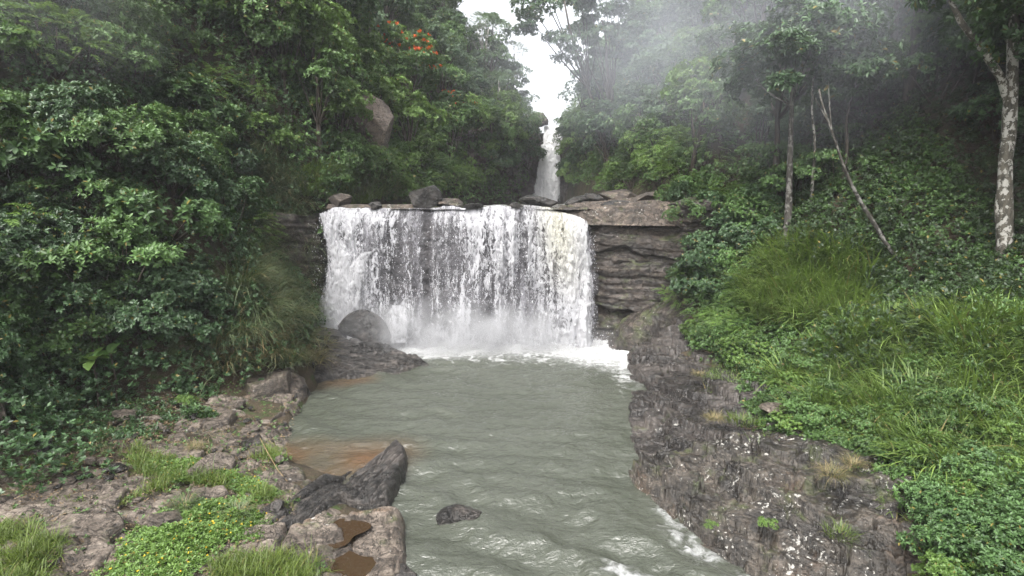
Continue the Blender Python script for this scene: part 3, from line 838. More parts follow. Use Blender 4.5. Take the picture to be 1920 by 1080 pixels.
def water_mat(name, sx, sz, soft, bias, gain, tint=(0.82, 0.83, 0.86), veil=0.0):
    t = NT(name)
    co = t.coord()
    wp = t.noise(co, 2.2, 3, .6, out=1)
    mx = t.n("ShaderNodeVectorMath", operation='MULTIPLY_ADD')
    t.set(mx.inputs[0], wp); mx.inputs[1].default_value = (.22, .22, .22); t.set(mx.inputs[2], co)
    a = t.noise(t.mapping(mx.outputs[0], (sx, 1.0, sz)), 1.0, 5, .62, .9)
    rid = t.math('SUBTRACT', 1.0, t.math('MULTIPLY', t.math('ABSOLUTE', t.math('SUBTRACT', a, .5)), 5.0))
    b = t.noise(t.mapping(mx.outputs[0], (sx * .8, 1.0, sz * .16)), 1.0, 4, .6)
    c = t.noise(t.mapping(co, (sx * 2.6, 1, sz * 2.0)), 1.0, 3, .6)
    f = t.math('ADD', t.math('MULTIPLY', rid, .62), t.math('ADD', t.math('MULTIPLY', t.math('SUBTRACT', b, .5), 1.5), t.math('MULTIPLY', t.math('SUBTRACT', c, .5), .7)))
    d = t.attr("dens")
    v = t.math('ADD', t.math('MULTIPLY', f, gain), t.math('ADD', t.math('MULTIPLY', d, 1.35), bias))
    al = t.step(v, .5 - soft, .5 + soft)
    al = t.math('MULTIPLY', al, t.step(d, .0, .12))
    if veil: al = t.math('MAXIMUM', al, t.math('MULTIPLY', t.step(d, .02, .5), veil))
    nb = t.bump(t.math('ADD', f, b), .8, .08)
    yl = t.attr("silt")
    colr = t.mix(yl, (*tint, 1), (0.62, 0.60, 0.44))
    df = t.bsdf(colr, .55, .3, nb)
    tl = t.n("ShaderNodeBsdfTranslucent"); t.set(tl.inputs[0], (*tint, 1))
    w = t.mixsh(.3, df, tl.outputs[0])
    tr = t.n("ShaderNodeBsdfTransparent")
    return t.done(t.mixsh(al, tr.outputs[0], w))

M_VEIL = water_mat("water_veil", 7, 3.0, .40, -.70, .9, (0.30, 0.295, 0.32), veil=.28)
M_LACE = water_mat("water_lace", 5.6, 2.6, .28, -.72, 1.15, (.50, .50, .525))
M_LACE2 = water_mat("water_spill", 4.2, 1.9, .34, -1.02, 1.1, (.53, .53, .55))
M_GUSH = water_mat("water_gush", 8, 3.0, .50, -.42, .9, (.52, .52, .54))

DPX = [595, 615, 650, 690, 720, 760, 785, 802, 815, 850, 900, 950, 1000, 1050, 1090, 1128]
DVAL = [.75, .66, .58, .48, .40, .38, .33, .20, .40, .54, .44, .47, .55, .60, .74, .92]

def curtain(off, seed, nu=420, nv=240, amp=.10):
    u = np.linspace(0, 1, nu); v = np.linspace(0, 1, nv)
    U, Vv = np.meshgrid(u, v, indexing='ij')
    X = -8.5 + (3.42 + 8.5) * U
    lipz = np.interp(X, LIPX, LIPZ) + .11 * fbm(np.stack([X.ravel() * 1.5, 0 * X.ravel(), 0 * X.ravel()], 1), 4, 200).reshape(X.shape)
    flat = .10
    fz = np.clip((Vv - flat) / (1 - flat), 0, 1)
    q = np.stack([X.ravel() * 1.3, np.full(X.size, seed * 2.0), np.zeros(X.size)], 1)
    colw = fbm(q, 4, seed).reshape(X.shape)
    throw = .30 * (1 + .35 * colw)
    drop = fz * (lipz + .15)
    Zz = lipz - drop - .02
    Y = 23.55 + .22 * fbm(np.stack([X.ravel() * .7, 0 * X.ravel(), 0 * X.ravel()], 1), 4, 202).reshape(X.shape) - throw * np.sqrt(drop) - off * smooth(fz, 0, .15) + .9 * np.clip(flat - Vv, 0, 1) / flat
    Zz = np.where(Vv < flat, lipz + .02 * (flat - Vv) / flat, Zz)
    X2 = X + np.interp(Zz, [0, 5.7], [1, 0]) * np.interp(X, [-8.5, -7, 2.5, 3.42], [-.45, 0, .05, .12])
    P = np.stack([X2, Y, Zz], -1).reshape(-1, 3)
    n1 = fbm(P * np.array([2.6, 1, .55]) + seed, 4, seed + 1)
    n2 = fbm(P * np.array([7, 3, 3.5]) + seed, 3, seed + 2)
    w = smooth(fz.ravel(), .0, .2)
    P[:, 1] -= w * (amp * 1.6 * n1 + amp * .6 * n2)
    pxl, pyl, _ = project(P)
    d = np.interp(pxl, DPX, DVAL)
    d = d + .40 * fbm(P * np.array([2.0, 0, .20]) + seed, 4, seed + 4) + .10 * fbm(P * np.array([1.2, 0, .9]), 3, seed + 5)
    f = fz.ravel()
    d = d + .38 * smooth(f, .80, 1.0) + .10 * smooth(f, .25, .0) - .05 * smooth(f, .3, .6)
    eu = U.ravel()
    le = np.interp(pyl, [385, 400, 440, 490, 540, 600, 640], [616, 598, 604, 616, 606, 586, 570])
    d = d * smooth(pxl - le + 10 * n2, -6, 14)
    re_ = np.interp(pyl, [386, 396, 412, 440, 480, 540, 630], [1050, 1082, 1098, 1108, 1115, 1122, 1131])
    d = d * smooth(re_ - pxl + 14 * n2 + 8 * n1, -8, 8)
    d = d + .5 * smooth(pxl, 715, 630) * smooth(pyl, 440, 520)
    d = d * smooth(1 - eu + .02 * n1 + .01 * n2, 0, .03)
    d = d * smooth(pxl - le + 10 * n2, -6, 14)
    d = np.where(f <= 0, d * .8, d)
    silt = np.exp(-((pxl - 1045 - 22 * f) / 32) ** 2) * smooth(f, .75, .1) * .55
    return P, [grid_faces(nu, nv)], {"dens": np.clip(d, 0, 1.2), "silt": silt}

wf = empty("waterfall", (-2.4, 22.9, 0))
tag(wf, "broad white waterfall dropping in a lacy curtain over the rock step into the pool", "waterfall")
P, Fq, at = curtain(.02, 201)
world_mesh("water_veil", P, Fq, M_VEIL, at, parent=wf)
P, Fq, at = curtain(.12, 211)
world_mesh("water_curtain", P, Fq, M_LACE, at, parent=wf)
P, Fq, at = curtain(.26, 221, amp=.16)
world_mesh("water_strands", P, Fq, M_LACE2, at, parent=wf)

def sheet(ctr, width, nu=90, nv=150, seed=0, amp=.07, base=.9, edge=.35, bulge=.3):
    """a falling stream: centre line points and widths, soft ragged sides"""
    ctr = np.array(ctr, float)
    tt = np.linspace(0, 1, len(ctr)); v = np.linspace(0, 1, nv); u = np.linspace(-1, 1, nu)
    C = np.stack([np.interp(v, tt, ctr[:, k]) for k in range(3)], 1)
    W = np.interp(v, tt, width)
    P = C[None] + np.stack([u[:, None] * W[None], -bulge * (1 - u[:, None] ** 2) * (.3 + .7 * W[None] / max(width)), 0 * u[:, None] * W[None]], -1)
    P = P.reshape(-1, 3)
    n1 = fbm(P * np.array([2.5, 1, 1.0]) + seed, 4, seed); n2 = fbm(P * 5 + seed, 3, seed + 1)
    P[:, 1] -= amp * (1.4 * n1 + .5 * n2)
    U = np.repeat(u, nv); Vv = np.tile(v, nu)
    d = base * smooth(1 - np.abs(U) + .3 * n1, 0, edge * 2) + .2 * n2
    d *= smooth(Vv, 0, .02)
    return P, [grid_faces(nu, nv)], {"dens": np.clip(d, 0, 1.2), "silt": np.zeros(len(P))}

g = [at_y(604, 398, 23.5), at_y(618, 430, 23.25), at_y(640, 480, 22.9), at_y(640, 530, 22.65), at_y(632, 580, 22.5), at_y(622, 640, 22.3)]
P, Fq, at = sheet(g, [.18, .34, .55, .7, .95, 1.3], seed=231, base=.8)
world_mesh("side_gush", P, Fq, M_GUSH, at, parent=wf)
g = [at_y(690, 470, 23.1), at_y(668, 500, 22.9), at_y(655, 560, 22.6), at_y(650, 640, 22.4)]
P, Fq, at = sheet(g, [.28, .55, .8, .9], seed=235, base=.6)
world_mesh("side_gush", P, Fq, M_GUSH, at, parent=wf)
g = [at_y(745, 570, 22.7), at_y(745, 600, 22.55), at_y(735, 640, 22.3)]
P, Fq, at = sheet(g, [.35, .65, 1.0], 60, 70, seed=237, base=.6)
world_mesh("side_gush", P, Fq, M_GUSH, at, parent=wf)
g = [at_y(656, 598, 22.0), at_y(660, 612, 21.6), at_y(668, 640, 21.35), at_y(690, 652, 21.2)]
P, Fq, at = sheet(g, [.30, .36, .42, .5], 50, 60, seed=239, base=.85, amp=.04, bulge=.1)
world_mesh("small_cascade", P, Fq, M_GUSH, at, parent=wf)

# flying drops and splash in front of the curtain
rng = np.random.default_rng(5)
def drops(n, rng, zone):
    oc = np.array([(1, 0, 0), (-1, 0, 0), (0, 1, 0), (0, -1, 0), (0, 0, 1), (0, 0, -1)], float)
    fc = np.array([(0, 2, 4), (2, 1, 4), (1, 3, 4), (3, 0, 4), (2, 0, 5), (1, 2, 5), (3, 1, 5), (0, 3, 5)])
    C, S = zone(n)
    A = rng.uniform(.6, 1.4, (n, 6, 1))
    V = C[:, None] + oc[None] * A * S[:, None]
    Fc = fc[None] + (np.arange(n) * 6)[:, None, None]
    return V.reshape(-1, 3), [Fc.reshape(-1, 3)]
def zone_fall(n):
    x = rng.uniform(-8.2, 3.55, n)
    px = 960 + F * x / 23.9
    keep = rng.uniform(0, 1, n) < np.interp(px, DPX, DVAL) ** 1.4
    x = x[keep]; n = len(x)
    f = rng.uniform(0.02, 1, n) ** .8
    z = np.interp(x, LIPX, LIPZ) - f * 5.7
    y = 23.45 - .30 * np.sqrt(f * 5.7) - rng.exponential(.10, n) - .12
    s = rng.lognormal(-4.75, .4, n)
    return np.stack([x, y, z], 1), np.stack([s, s, s * rng.uniform(1, 2.4, n)], 1)
def zone_splash(n):
    t_ = rng.uniform(0, 1, n)
    x = -8.3 + 12.6 * t_
    y = 22.75 - np.abs(rng.normal(0, .45, n)) 
    z = rng.exponential(.22, n) * np.exp(-np.abs(22.6 - y)) 
    s = rng.lognormal(-4.6, .5, n)
    return np.stack([x, y, z], 1), np.stack([s, s, s], 1)
t = NT("white_water")
M_WHITE = t.done(t.bsdf((0.52, 0.52, 0.54), .5, .4))
_z = zone_fall(11000)
V1, F1 = drops(len(_z[0]), rng, lambda n: _z)
V2, F2 = drops(9000, rng, zone_splash)
b = MB(); b.add(V1, F1); b.add(V2, F2)
V, Fs = b.arrays()
o = world_mesh("spray", V, Fs, M_WHITE, smooth_shade=False, parent=wf)
o["kind"] = "stuff"

uf_ = empty("upper_waterfall", (3.4, 60, 6.0))
tag(uf_, "narrow white waterfall far up the gorge falling under the gap of sky", "waterfall")
M_FAR = water_mat("far_gush", 4, 1.2, .45, -.30, .8, (.86, .86, .87))  # whiter copy of the gush; its colour makes up for the gorge's shade
g = [at_y(1037, 236, 60.9), at_y(1036, 244, 60.0), at_y(1034, 280, 59.6), at_y(1028, 330, 59.3), at_y(1023, 378, 59.1)]
P, Fq, at = sheet(g, [1.0, 1.05, 1.15, 1.35, 1.7], 90, 220, seed=251, base=.95, amp=.15, edge=.16)
world_mesh("water_curtain", P, Fq, M_FAR, at, parent=uf_)
g = [at_y(1040, 238, 60.6), at_y(1037, 260, 59.9), at_y(1030, 330, 59.5), at_y(1028, 378, 59.4)]
P, Fq, at = sheet(g, [.7, .8, 1.1, 1.5], 90, 220, seed=255, base=.6, amp=.15)
world_mesh("water_veil", P, Fq, M_FAR, at, parent=uf_)

# ------------------------------------------------------------------ plants: leaf and blade makers
def leaves(P, D, N, L, W, droop=.15, lod=1):
    """one leaf per row: foot P, direction D, face normal N, length L, width W"""
    P = np.asarray(P, float); n = len(P)
    L = np.broadcast_to(np.asarray(L, float), (n,))[:, None]; W = np.broadcast_to(np.asarray(W, float), (n,))[:, None]
    D = unit(D); S = unit(np.cross(D, N)); N = np.cross(S, D)
    def pt(tv, s, lift=0.0):
        return P + D * L * tv + S * W * s - N * (L * droop * tv * tv) + N * (W * lift)
    if lod == 2:
        V = np.stack([pt(0, 0), pt(.45, .5, .12), pt(1, 0), pt(.45, -.5, .12)], 1)
        f = np.array([[0, 1, 2, 3]])
    elif lod == 1:
        V = np.stack([pt(0, 0), pt(.28, .42, .16), pt(.68, .40, .16), pt(1, 0), pt(.68, -.40, .16), pt(.28, -.42, .16)], 1)
        f = np.array([[0, 1, 2, 3], [0, 3, 4, 5]])
    else:
        V = np.stack([pt(0, 0), pt(.12, .28, .1), pt(.36, .5, .18), pt(.66, .44, .16), pt(.88, .2, .08), pt(1, 0), pt(.88, -.2, .08), pt(.66, -.44, .16), pt(.36, -.5, .18), pt(.12, -.28, .1), pt(.36, 0), pt(.7, 0)], 1)
        f = np.array([[0, 1, 2, 10], [10, 2, 3, 11], [11, 3, 4, 5], [0, 10, 8, 9], [10, 11, 7, 8], [11, 5, 6, 7]])
    k = V.shape[1]
    return V.reshape(-1, 3), [(f[None] + (np.arange(n) * k)[:, None, None]).reshape(-1, 4)]

def blades(P, az, L, W, lean, droop, seg=4):
    """grass blades: foot P, azimuth, length, width, lean from upright (radians), droop (extra bend along the blade)"""
    P = np.asarray(P, float); n = len(P)
    L = np.broadcast_to(L, (n,)); W = np.broadcast_to(W, (n,)); lean = np.broadcast_to(lean, (n,)); droop = np.broadcast_to(droop, (n,))
    H = np.stack([np.cos(az), np.sin(az), 0 * az], 1); S = np.stack([-np.sin(az), np.cos(az), 0 * az], 1)
    Q = P.copy(); rows = []
    for i in range(seg + 1):
        w = (W * (1 - (i / seg) ** 1.6) * (.7 if i == 0 else 1))[:, None] * .5
        if i == seg: rows.append(Q[:, None])
        else: rows.append(np.stack([Q - S * w, Q + S * w], 1))
        th = lean + droop * ((i + .5) / seg)
        Q = Q + (H * np.sin(th)[:, None] + np.array((0, 0, 1.0)) * np.cos(th)[:, None]) * (L / seg)[:, None]
    V = np.concatenate(rows, 1); k = V.shape[1]
    fq = np.array([[2 * i, 2 * i + 1, 2 * i + 3, 2 * i + 2] for i in range(seg - 1)])
    ft = np.array([[2 * seg - 2, 2 * seg - 1, 2 * seg]])
    off = (np.arange(n) * k)[:, None, None]
    return V.reshape(-1, 3), [(fq[None] + off).reshape(-1, 4), (ft[None] + off).reshape(-1, 3)]

GA = 2.399963
def rosettes(C, A, k, L, W, rng, spread=1.05, droop=.2, lod=1, upb=.5, stemlen=.5):
    """k leaves round every twig tip C with axis A"""
    n = len(C)
    A = unit(A)
    ref = np.where(np.abs(A[:, 2:3]) > .9, np.array([[1., 0, 0]]), np.array([[0, 0, 1.]]))
    X = unit(np.cross(A, ref)); Y = np.cross(A, X)
    j = np.tile(np.arange(k), n); i = np.repeat(np.arange(n), k)
    th = j * GA + rng.uniform(0, 6.28, n)[i]
    sp = spread * rng.uniform(.6, 1.25, n * k)
    R = X[i] * np.cos(th)[:, None] + Y[i] * np.sin(th)[:, None]
    D = A[i] * np.cos(sp)[:, None] + R * np.sin(sp)[:, None]
    back = (j / max(k, 1)) * stemlen * L
    P = C[i] - A[i] * back[:, None] + D * (.1 * L)
    Nn = A[i] * .8 + np.array((0, 0, upb)) + rng.normal(0, .25, (n * k, 3))
    l = L * rng.uniform(.65, 1.2, n * k)
    return leaves(P, D, Nn, l, l * (W / L) * rng.uniform(.85, 1.15, n * k), droop, lod)

def fronds(C, A, npair, L, leafL, leafW, rng, droop=.6, lod=2):
    """pinnate sprays: rachis from C along A, drooping, pairs of leaflets on both sides"""
    n = len(C); A = unit(A)
    S = unit(np.cross(A, np.array([[0, 0, 1.0]])) + 1e-6)
    mb = []
    ll = L * rng.uniform(.7, 1.2, n)
    Ps, Ds, Ns, Ls = [], [], [], []
    for j in range(npair):
        tv = (j + 1) / npair
        p = C + A * (ll * tv)[:, None] - np.array((0, 0, 1.0)) * (ll * droop * tv * tv)[:, None]
        a = unit(A - np.array((0, 0, 1.0)) * (2 * droop * tv))
        nn = np.cross(S, a)
        for sg in (-1, 1):
            Ps.append(p); Ds.append(S * sg * .9 + a * .45 + rng.normal(0, .08, (n, 3))); Ns.append(nn + rng.normal(0, .12, (n, 3)))
            Ls.append(np.full(n, leafL * (1 - .65 * abs(tv - .45))))
    P, D, N, l = map(np.concatenate, (Ps, Ds, Ns, Ls))
    l = l * rng.uniform(.85, 1.15, len(l))
    return leaves(P, D, N, l, l * leafW / leafL, .15, lod)

def twig_cloud(rng, R, nl, lr, nt, flat=.65, low=-.25, shell=(.55, 1.0), top=0.0):
    """tips and axes of twigs grouped into boughs: an uneven crown of radius R (3 numbers) about the origin"""
    R = np.array(R, float)
    d = unit(rng.normal(size=(nl * 4, 3)))
    d = d[d[:, 2] > low][:nl]
    nl = len(d)
    C = d * R * rng.uniform(shell[0], shell[1], (nl, 1))
    rad = lr * rng.uniform(.6, 1.35, nl)
    i = np.repeat(np.arange(nl), nt)
    e = unit(rng.normal(size=(len(i), 3)) + np.array((0, 0, .55)) + .5 * d[i])
    rr = rad[i] * rng.uniform(.35, 1.0, len(i)) ** .6
    T = C[i] + e * rr[:, None] * np.array((1, 1, flat))
    A = unit(e * .8 + d[i] * .4 + np.array((0, 0, .35)))
    return T, A, C, rad

def limbs(mb, root, C, rng, r0=.05, n=6, sag=.1):
    for c in C:
        m = root * .45 + c * .55 + rng.normal(0, .12, 3) * np.linalg.norm(c - root) * .4
        m[2] -= sag * np.linalg.norm(c - root) * .3
        tt = np.linspace(0, 1, 5)[:, None]
        path = (1 - tt) ** 2 * root + 2 * tt * (1 - tt) * m + tt ** 2 * c
        V, Fs = tube(path, r0 * np.linspace(1, .25, 5), n)
        mb.add(V, Fs)

# leaf colours
L_GLOSS = leaf_material("glossy_leaf", (0.018, 0.042, 0.014), (0.100, 0.185, 0.060), rough=.48, trans=.25, spec=.35)
L_MID = leaf_material("mid_leaf", (0.026, 0.052, 0.014), (0.108, 0.205, 0.055), rough=.5)
L_FRESH = leaf_material("fresh_leaf", (0.045, 0.085, 0.016), (0.155, 0.265, 0.058), rough=.5, trans=.35)
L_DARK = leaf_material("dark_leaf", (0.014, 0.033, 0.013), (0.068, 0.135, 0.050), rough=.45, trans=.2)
L_PAINTED_SHADE = leaf_material("painted_shade_leaf", (0.009, 0.020, 0.009), (0.040, 0.068, 0.028), rough=.5, trans=.2, spec=.35)  # darker copy of the dark leaf: the wood's shade is put into its colour
L_BLUE = leaf_material("blue_leaf", (0.03, 0.06, 0.034), (0.125, 0.19, 0.105), rough=.5)
L_OLIVE = leaf_material("olive_leaf", (0.036, 0.05, 0.016), (0.14, 0.155, 0.055), rough=.55, oddf=.05)
L_GRASS = leaf_material("grass_blade", (0.050, 0.090, 0.018), (0.215, 0.310, 0.075), odd=(.22, .18, .07), oddf=.05, rough=.5, trans=.35)
L_REED = leaf_material("reed_blade", (0.045, 0.065, 0.03), (0.155, 0.195, 0.095), odd=(.26, .20, .10), oddf=.10, rough=.5, trans=.35)
L_DRY = leaf_material("dry_blade", (0.060, 0.065, 0.022), (0.210, 0.185, 0.085), odd=(.30, .23, .12), oddf=.25, rough=.6, trans=.3)
L_LAWN = leaf_material("lawn_blade", (0.035, 0.066, 0.010), (0.150, 0.205, 0.036), odd=(.20, .17, .06), oddf=.04, rough=.5, trans=.4)
L_FLAME = leaf_material("flame_petal", (0.50, 0.05, 0.015), (0.75, 0.12, 0.03), oddf=0, rough=.5, trans=.35)
L_YELLOW = leaf_material("yellow_petal", (0.60, 0.40, 0.02), (0.75, 0.52, 0.03), oddf=0, rough=.5, trans=.3)
L_DEAD = leaf_material("dead_leaf", (0.05, 0.035, 0.02), (0.20, 0.14, 0.08), oddf=0, rough=.7, trans=.1)

def bark_material(name, dark, light, patch=None, scale=1.0):
    t = NT(name)
    co = t.coord()
    n = t.noise(t.mapping(co, (5 * scale, 5 * scale, 1.6 * scale)), 2, 6, .65)
    col = t.ramp(n, [(.38, dark), (.62, light)])
    if patch:
        s = t.step(t.noise(t.mapping(co, (1, 1, .8)), 7 * scale, 6, .65, .3), .50, .56)
        col = t.mix(s, col, patch)
    return t.done(t.bsdf(col, .8, .3, t.bump(n, .7, .03)))
B_DARK = bark_material("dark_bark", (.02, .016, .012), (.075, .06, .045))
B_GREY = bark_material("grey_bark", (.06, .055, .048), (.17, .16, .14), (.26, .26, .23))
B_WHITE = bark_material("mottled_bark", (.030, .028, .022), (.10, .09, .07), (.34, .33, .30))

B_MOTTLE = bark_material("lichen_bark", (.016, .014, .012), (.055, .05, .042), (.13, .126, .115))

class Proto:
    """meshes of one kind of plant, standing on z = 0: list of (part name, mesh)"""
    def __init__(self, parts, h): self.parts, self.h = parts, h

def make_bush(seed, R, nl, lr, nt, k, L, W, mat, lod=1, lift=None, spread=1.05, flat=.65, droop=.2, low=-.3, bark=None, frond=0, tint=None):
    rng = np.random.default_rng(seed)
    T, A, C, rad = twig_cloud(rng, R, nl, lr, nt, flat, low)
    lift = R[2] * .75 if lift is None else lift
    off = np.array((0, 0, lift))
    mb = MB()
    if frond: mb.add(*fronds(T + off, A * np.array((1, 1, .5)), frond, L * 4.2, L, W, rng, droop, lod))
    else: mb.add(*rosettes(T + off, A, k, L, W, rng, spread, droop, lod))
    st = MB()
    root = np.array((0, 0, -.3))
    limbs(st, root, C[: min(len(C), 9)] * .8 + off, rng, .018 * R[0] + .012, 5)
    return Proto([("foliage", mb.build("foliage", mat)), ("stem", st.build("stem", bark or B_DARK, None, True))], lift + R[2])

def make_tree(seed, H, R, nl, lr, nt, k, L, W, mat, trunk_r=.16, lod=1, spread=1.05, flat=.6, droop=.2, low=-.35, bark=None, frond=0, lean=(0, 0), flower=None, nlimb=10, fork=.55):
    rng = np.random.default_rng(seed)
    T, A, C, rad = twig_cloud(rng, R, nl, lr, nt, flat, low)
    top = np.array((lean[0], lean[1], H - R[2] * .9))
    mb = MB()
    if frond: mb.add(*fronds(T + top, A * np.array((1, 1, .4)), frond, L * 4.5, L, W, rng, droop, lod))
    else: mb.add(*rosettes(T + top, A, k, L, W, rng, spread, droop, lod))
    tr = MB()
    s = np.linspace(0, 1, 9)[:, None]
    path = np.array((0, 0, -.6)) + (top + np.array((0, 0, R[2] * .25)) - np.array((0, 0, -.6))) * s
    path[:, :2] += (np.array([fbm(np.stack([s[:, 0] * 2.5, 0 * s[:, 0] + seed, 0 * s[:, 0] + q], 1), 2, seed) for q in (0, 7)]).T) * H * .035 * s
    V, Fs = tube(path, trunk_r * np.linspace(1.25, .38, 9) ** 1.1, 10, .2, seed); tr.add(V, Fs)
    root = path[int(9 * fork)]
    limbs(tr, root, C[:nlimb] * .85 + top, rng, trunk_r * .42, 6)
    parts = [("trunk", tr.build("trunk", bark or B_DARK, None, True)), ("crown", mb.build("crown", mat))]
    if flower:
        fb = MB()
        up = A[:, 2] > .35
        idx = rng.choice(np.nonzero(up & (T[:, 2] > 0))[0], flower, replace=False)
        Tf = T[idx] + top + A[idx] * .12
        fb.add(*rosettes(Tf, A[idx], 8, .19, .13, rng, .8, .1, 1))
        parts.append(("blossom", fb.build("blossom", L_FLAME)))
    return Proto(parts, H)

def make_tuft(seed, n, rad, L, W, lean, droop, mat, seg=4, flow=None):
    rng = np.random.default_rng(seed)
    a = rng.uniform(0, 6.28, n); r = rad * np.sqrt(rng.uniform(0, 1, n))
    P = np.stack([r * np.cos(a), r * np.sin(a), np.full(n, -.04)], 1)
    az = a + rng.normal(0, .7, n)
    if flow is not None: az = np.where(rng.uniform(0, 1, n) < .75, flow + rng.normal(0, .5, n), az)
    mb = MB()
    mb.add(*blades(P, az, L * rng.uniform(.55, 1.15, n), W * rng.uniform(.7, 1.2, n), np.abs(rng.normal(lean, .22, n)), droop * rng.uniform(.5, 1.3, n), seg))
    return Proto([("blades", mb.build("blades", mat))], L)

def place(proto, name, loc, rz=0.0, s=1.0, label=None, cat=None, group=None, tilt=(0, 0)):
    if len(proto.parts) == 1:
        o = link(name, proto.parts[0][1], None, loc)
        o.rotation_euler = (tilt[0], tilt[1], rz); o.scale = (s, s, s) if np.isscalar(s) else s
    else:
        o = empty(name, loc, rz)
        o.rotation_euler = (tilt[0], tilt[1], rz); o.scale = (s, s, s) if np.isscalar(s) else s
        for pn, me in proto.parts: link(pn, me, o)
    return tag(o, label, cat, group)

# ------------------------------------------------------------------ kinds of plant
def arr(n, f): return [f(i) for i in range(n)]
K_BROAD = arr(3, lambda i: make_bush(300 + i, (1.25, 1.25, 1.1), 16, .50, 34, 7, .135, .07, L_GLOSS, 1, droop=.12))
K_SPRAY = arr(3, lambda i: make_bush(310 + i, (1.4, 1.4, 1.0), 18, .50, 50, 7, .095, .046, L_MID, 1, flat=.45, droop=.15))
K_SMALL = arr(3, lambda i: make_bush(320 + i, (1.1, 1.1, .9), 16, .42, 50, 8, .075, .042, L_MID, 2, droop=.1))
K_DARK = arr(3, lambda i: make_bush(330 + i, (1.2, 1.2, 1.0), 16, .45, 48, 8, .088, .048, L_DARK, 1))
K_FRESH = arr(3, lambda i: make_bush(340 + i, (1.0, 1.0, .8), 14, .42, 40, 8, .085, .05, L_FRESH, 2))
K_FERN = arr(2, lambda i: make_bush(350 + i, (1.1, 1.1, .8), 12, .45, 14, 0, .10, .028, L_FRESH, 2, frond=9, droop=.45))
T_ROUND = arr(3, lambda i: make_tree(400 + i, 6.5, (2.3, 2.3, 2.1), 22, .85, 44, 8, .19, .10, L_MID, .17, 2))
T_DARK = arr(2, lambda i: make_tree(410 + i, 7.0, (2.2, 2.2, 2.4), 22, .85, 44, 8, .19, .10, L_DARK, .17, 2))
T_BLUE = arr(2, lambda i: make_tree(420 + i, 6.5, (2.3, 2.3, 2.2), 24, .8, 44, 8, .18, .09, L_BLUE, .16, 2))
T_FRESH = arr(2, lambda i: make_tree(430 + i, 5.5, (2.0, 2.0, 1.7), 20, .75, 44, 8, .18, .10, L_FRESH, .14, 2))
T_FEATHER = arr(2, lambda i: make_tree(440 + i, 7.5, (2.8, 2.8, 1.4), 20, 1.0, 20, 0, .15, .04, L_BLUE, .15, 2, frond=7, flat=.28, droop=.3, low=-.1, bark=B_GREY))
T_FLAME = make_tree(450, 7.0, (2.4, 2.4, 2.2), 22, .85, 44, 8, .18, .10, L_MID, .17, 2, flower=90)
T_SKY = make_tree(460, 11.5, (4.0, 3.2, 3.0), 26, 1.05, 75, 8, .20, .11, L_DARK, .15, 2, flat=.28, low=-.6, bark=B_DARK, nlimb=11, fork=.4, lean=(-1.6, 0))
T_LEAN = make_tree(461, 11.5, (3.4, 3.0, 2.2), 20, .95, 60, 8, .20, .11, L_DARK, .15, 2, flat=.28, low=-.6, bark=B_DARK, nlimb=9, fork=.5, lean=(-3.4, 0))
T_CANOPY = arr(2, lambda i: make_tree(470 + i, 9.0, (3.2, 3.2, 1.5), 26, 1.0, 46, 8, .17, .085, L_DARK, .16, 1, flat=.4, low=-.5, nlimb=8, fork=.6))
G_TALL = arr(3, lambda i: make_tuft(500 + i, 170, .42, 1.3, .044, .28, 1.4, L_GRASS, 5))
G_REED = arr(3, lambda i: make_tuft(510 + i, 260, .45, 1.25, .024, .45, 1.8, L_REED, 5))
G_DRY = arr(2, lambda i: make_tuft(520 + i, 240, .42, .85, .016, .55, 1.7, L_DRY, 5))
G_LAWN = arr(2, lambda i: make_tuft(530 + i, 150, .24, .24, .013, .55, .9, L_LAWN, 3))

VR = np.random.default_rng(77)
def pick(k): return k[VR.integers(len(k))]

def surf(px, py, ymin=4.0, ymax=75.0):
    """where the sight line through a point of the view meets the ground"""
    d = dirv(px, py)
    Y = np.concatenate([np.arange(ymin, 28, .1), np.arange(28, ymax, .25)])
    P = np.array((0, 0, EYE)) + d[None] * (Y / d[1])[:, None]
    hit = P[:, 2] <= terrain(P[:, 0], P[:, 1])
    return P[np.argmax(hit)] if hit.any() else None

def in_zone(poly, n, rng, ymin=4.0, ymax=75., mind=0.0):
    poly_ = np.array(poly, float)
    lo, hi = poly_.min(0), poly_.max(0)
    out, tries = [], 0
    while len(out) < n and tries < n * 12:
        tries += 1
        p = rng.uniform(lo, hi)
        if poly_sd(np.array([p[0]]), np.array([p[1]]), poly)[0] < 0: continue
        P = surf(p[0], p[1], ymin, ymax)
        if P is None: continue
        if mind and any(np.hypot(P[0] - q[0], P[1] - q[1]) + .6 * abs(P[2] - q[2]) < mind for q in out): continue
        out.append(P)
    return out

exec_after = None
# ------------------------------------------------------------------ undergrowth: the mass of leaves that clothes the slopes
def clothe(name, pts, nrm, per, rad, k, L, W, mat, seed, lod=2, h=.5):
    rng = np.random.default_rng(seed)
    P = np.repeat(np.asarray(pts), per, 0); N = np.repeat(np.asarray(nrm), per, 0)
    n = len(P)
    lump = fbm(P * .9, 3, seed)
    off = rng.normal(0, rad, (n, 3)); off -= N * (off * N).sum(1, keepdims=True)
    C = P + off + N * ((.15 + rng.uniform(0, 1, n) ** .7 * h * (1 + lump)))[:, None]
    A = unit(N * .7 + rng.normal(0, .45, (n, 3)) + np.array((0, 0, .35)))
    mb = MB(); mb.add(*rosettes(C, A, k, L, W, rng, 1.0, .2, lod))
    o = link(name, mb.build(name, mat))
    return tag(o, kind="stuff")

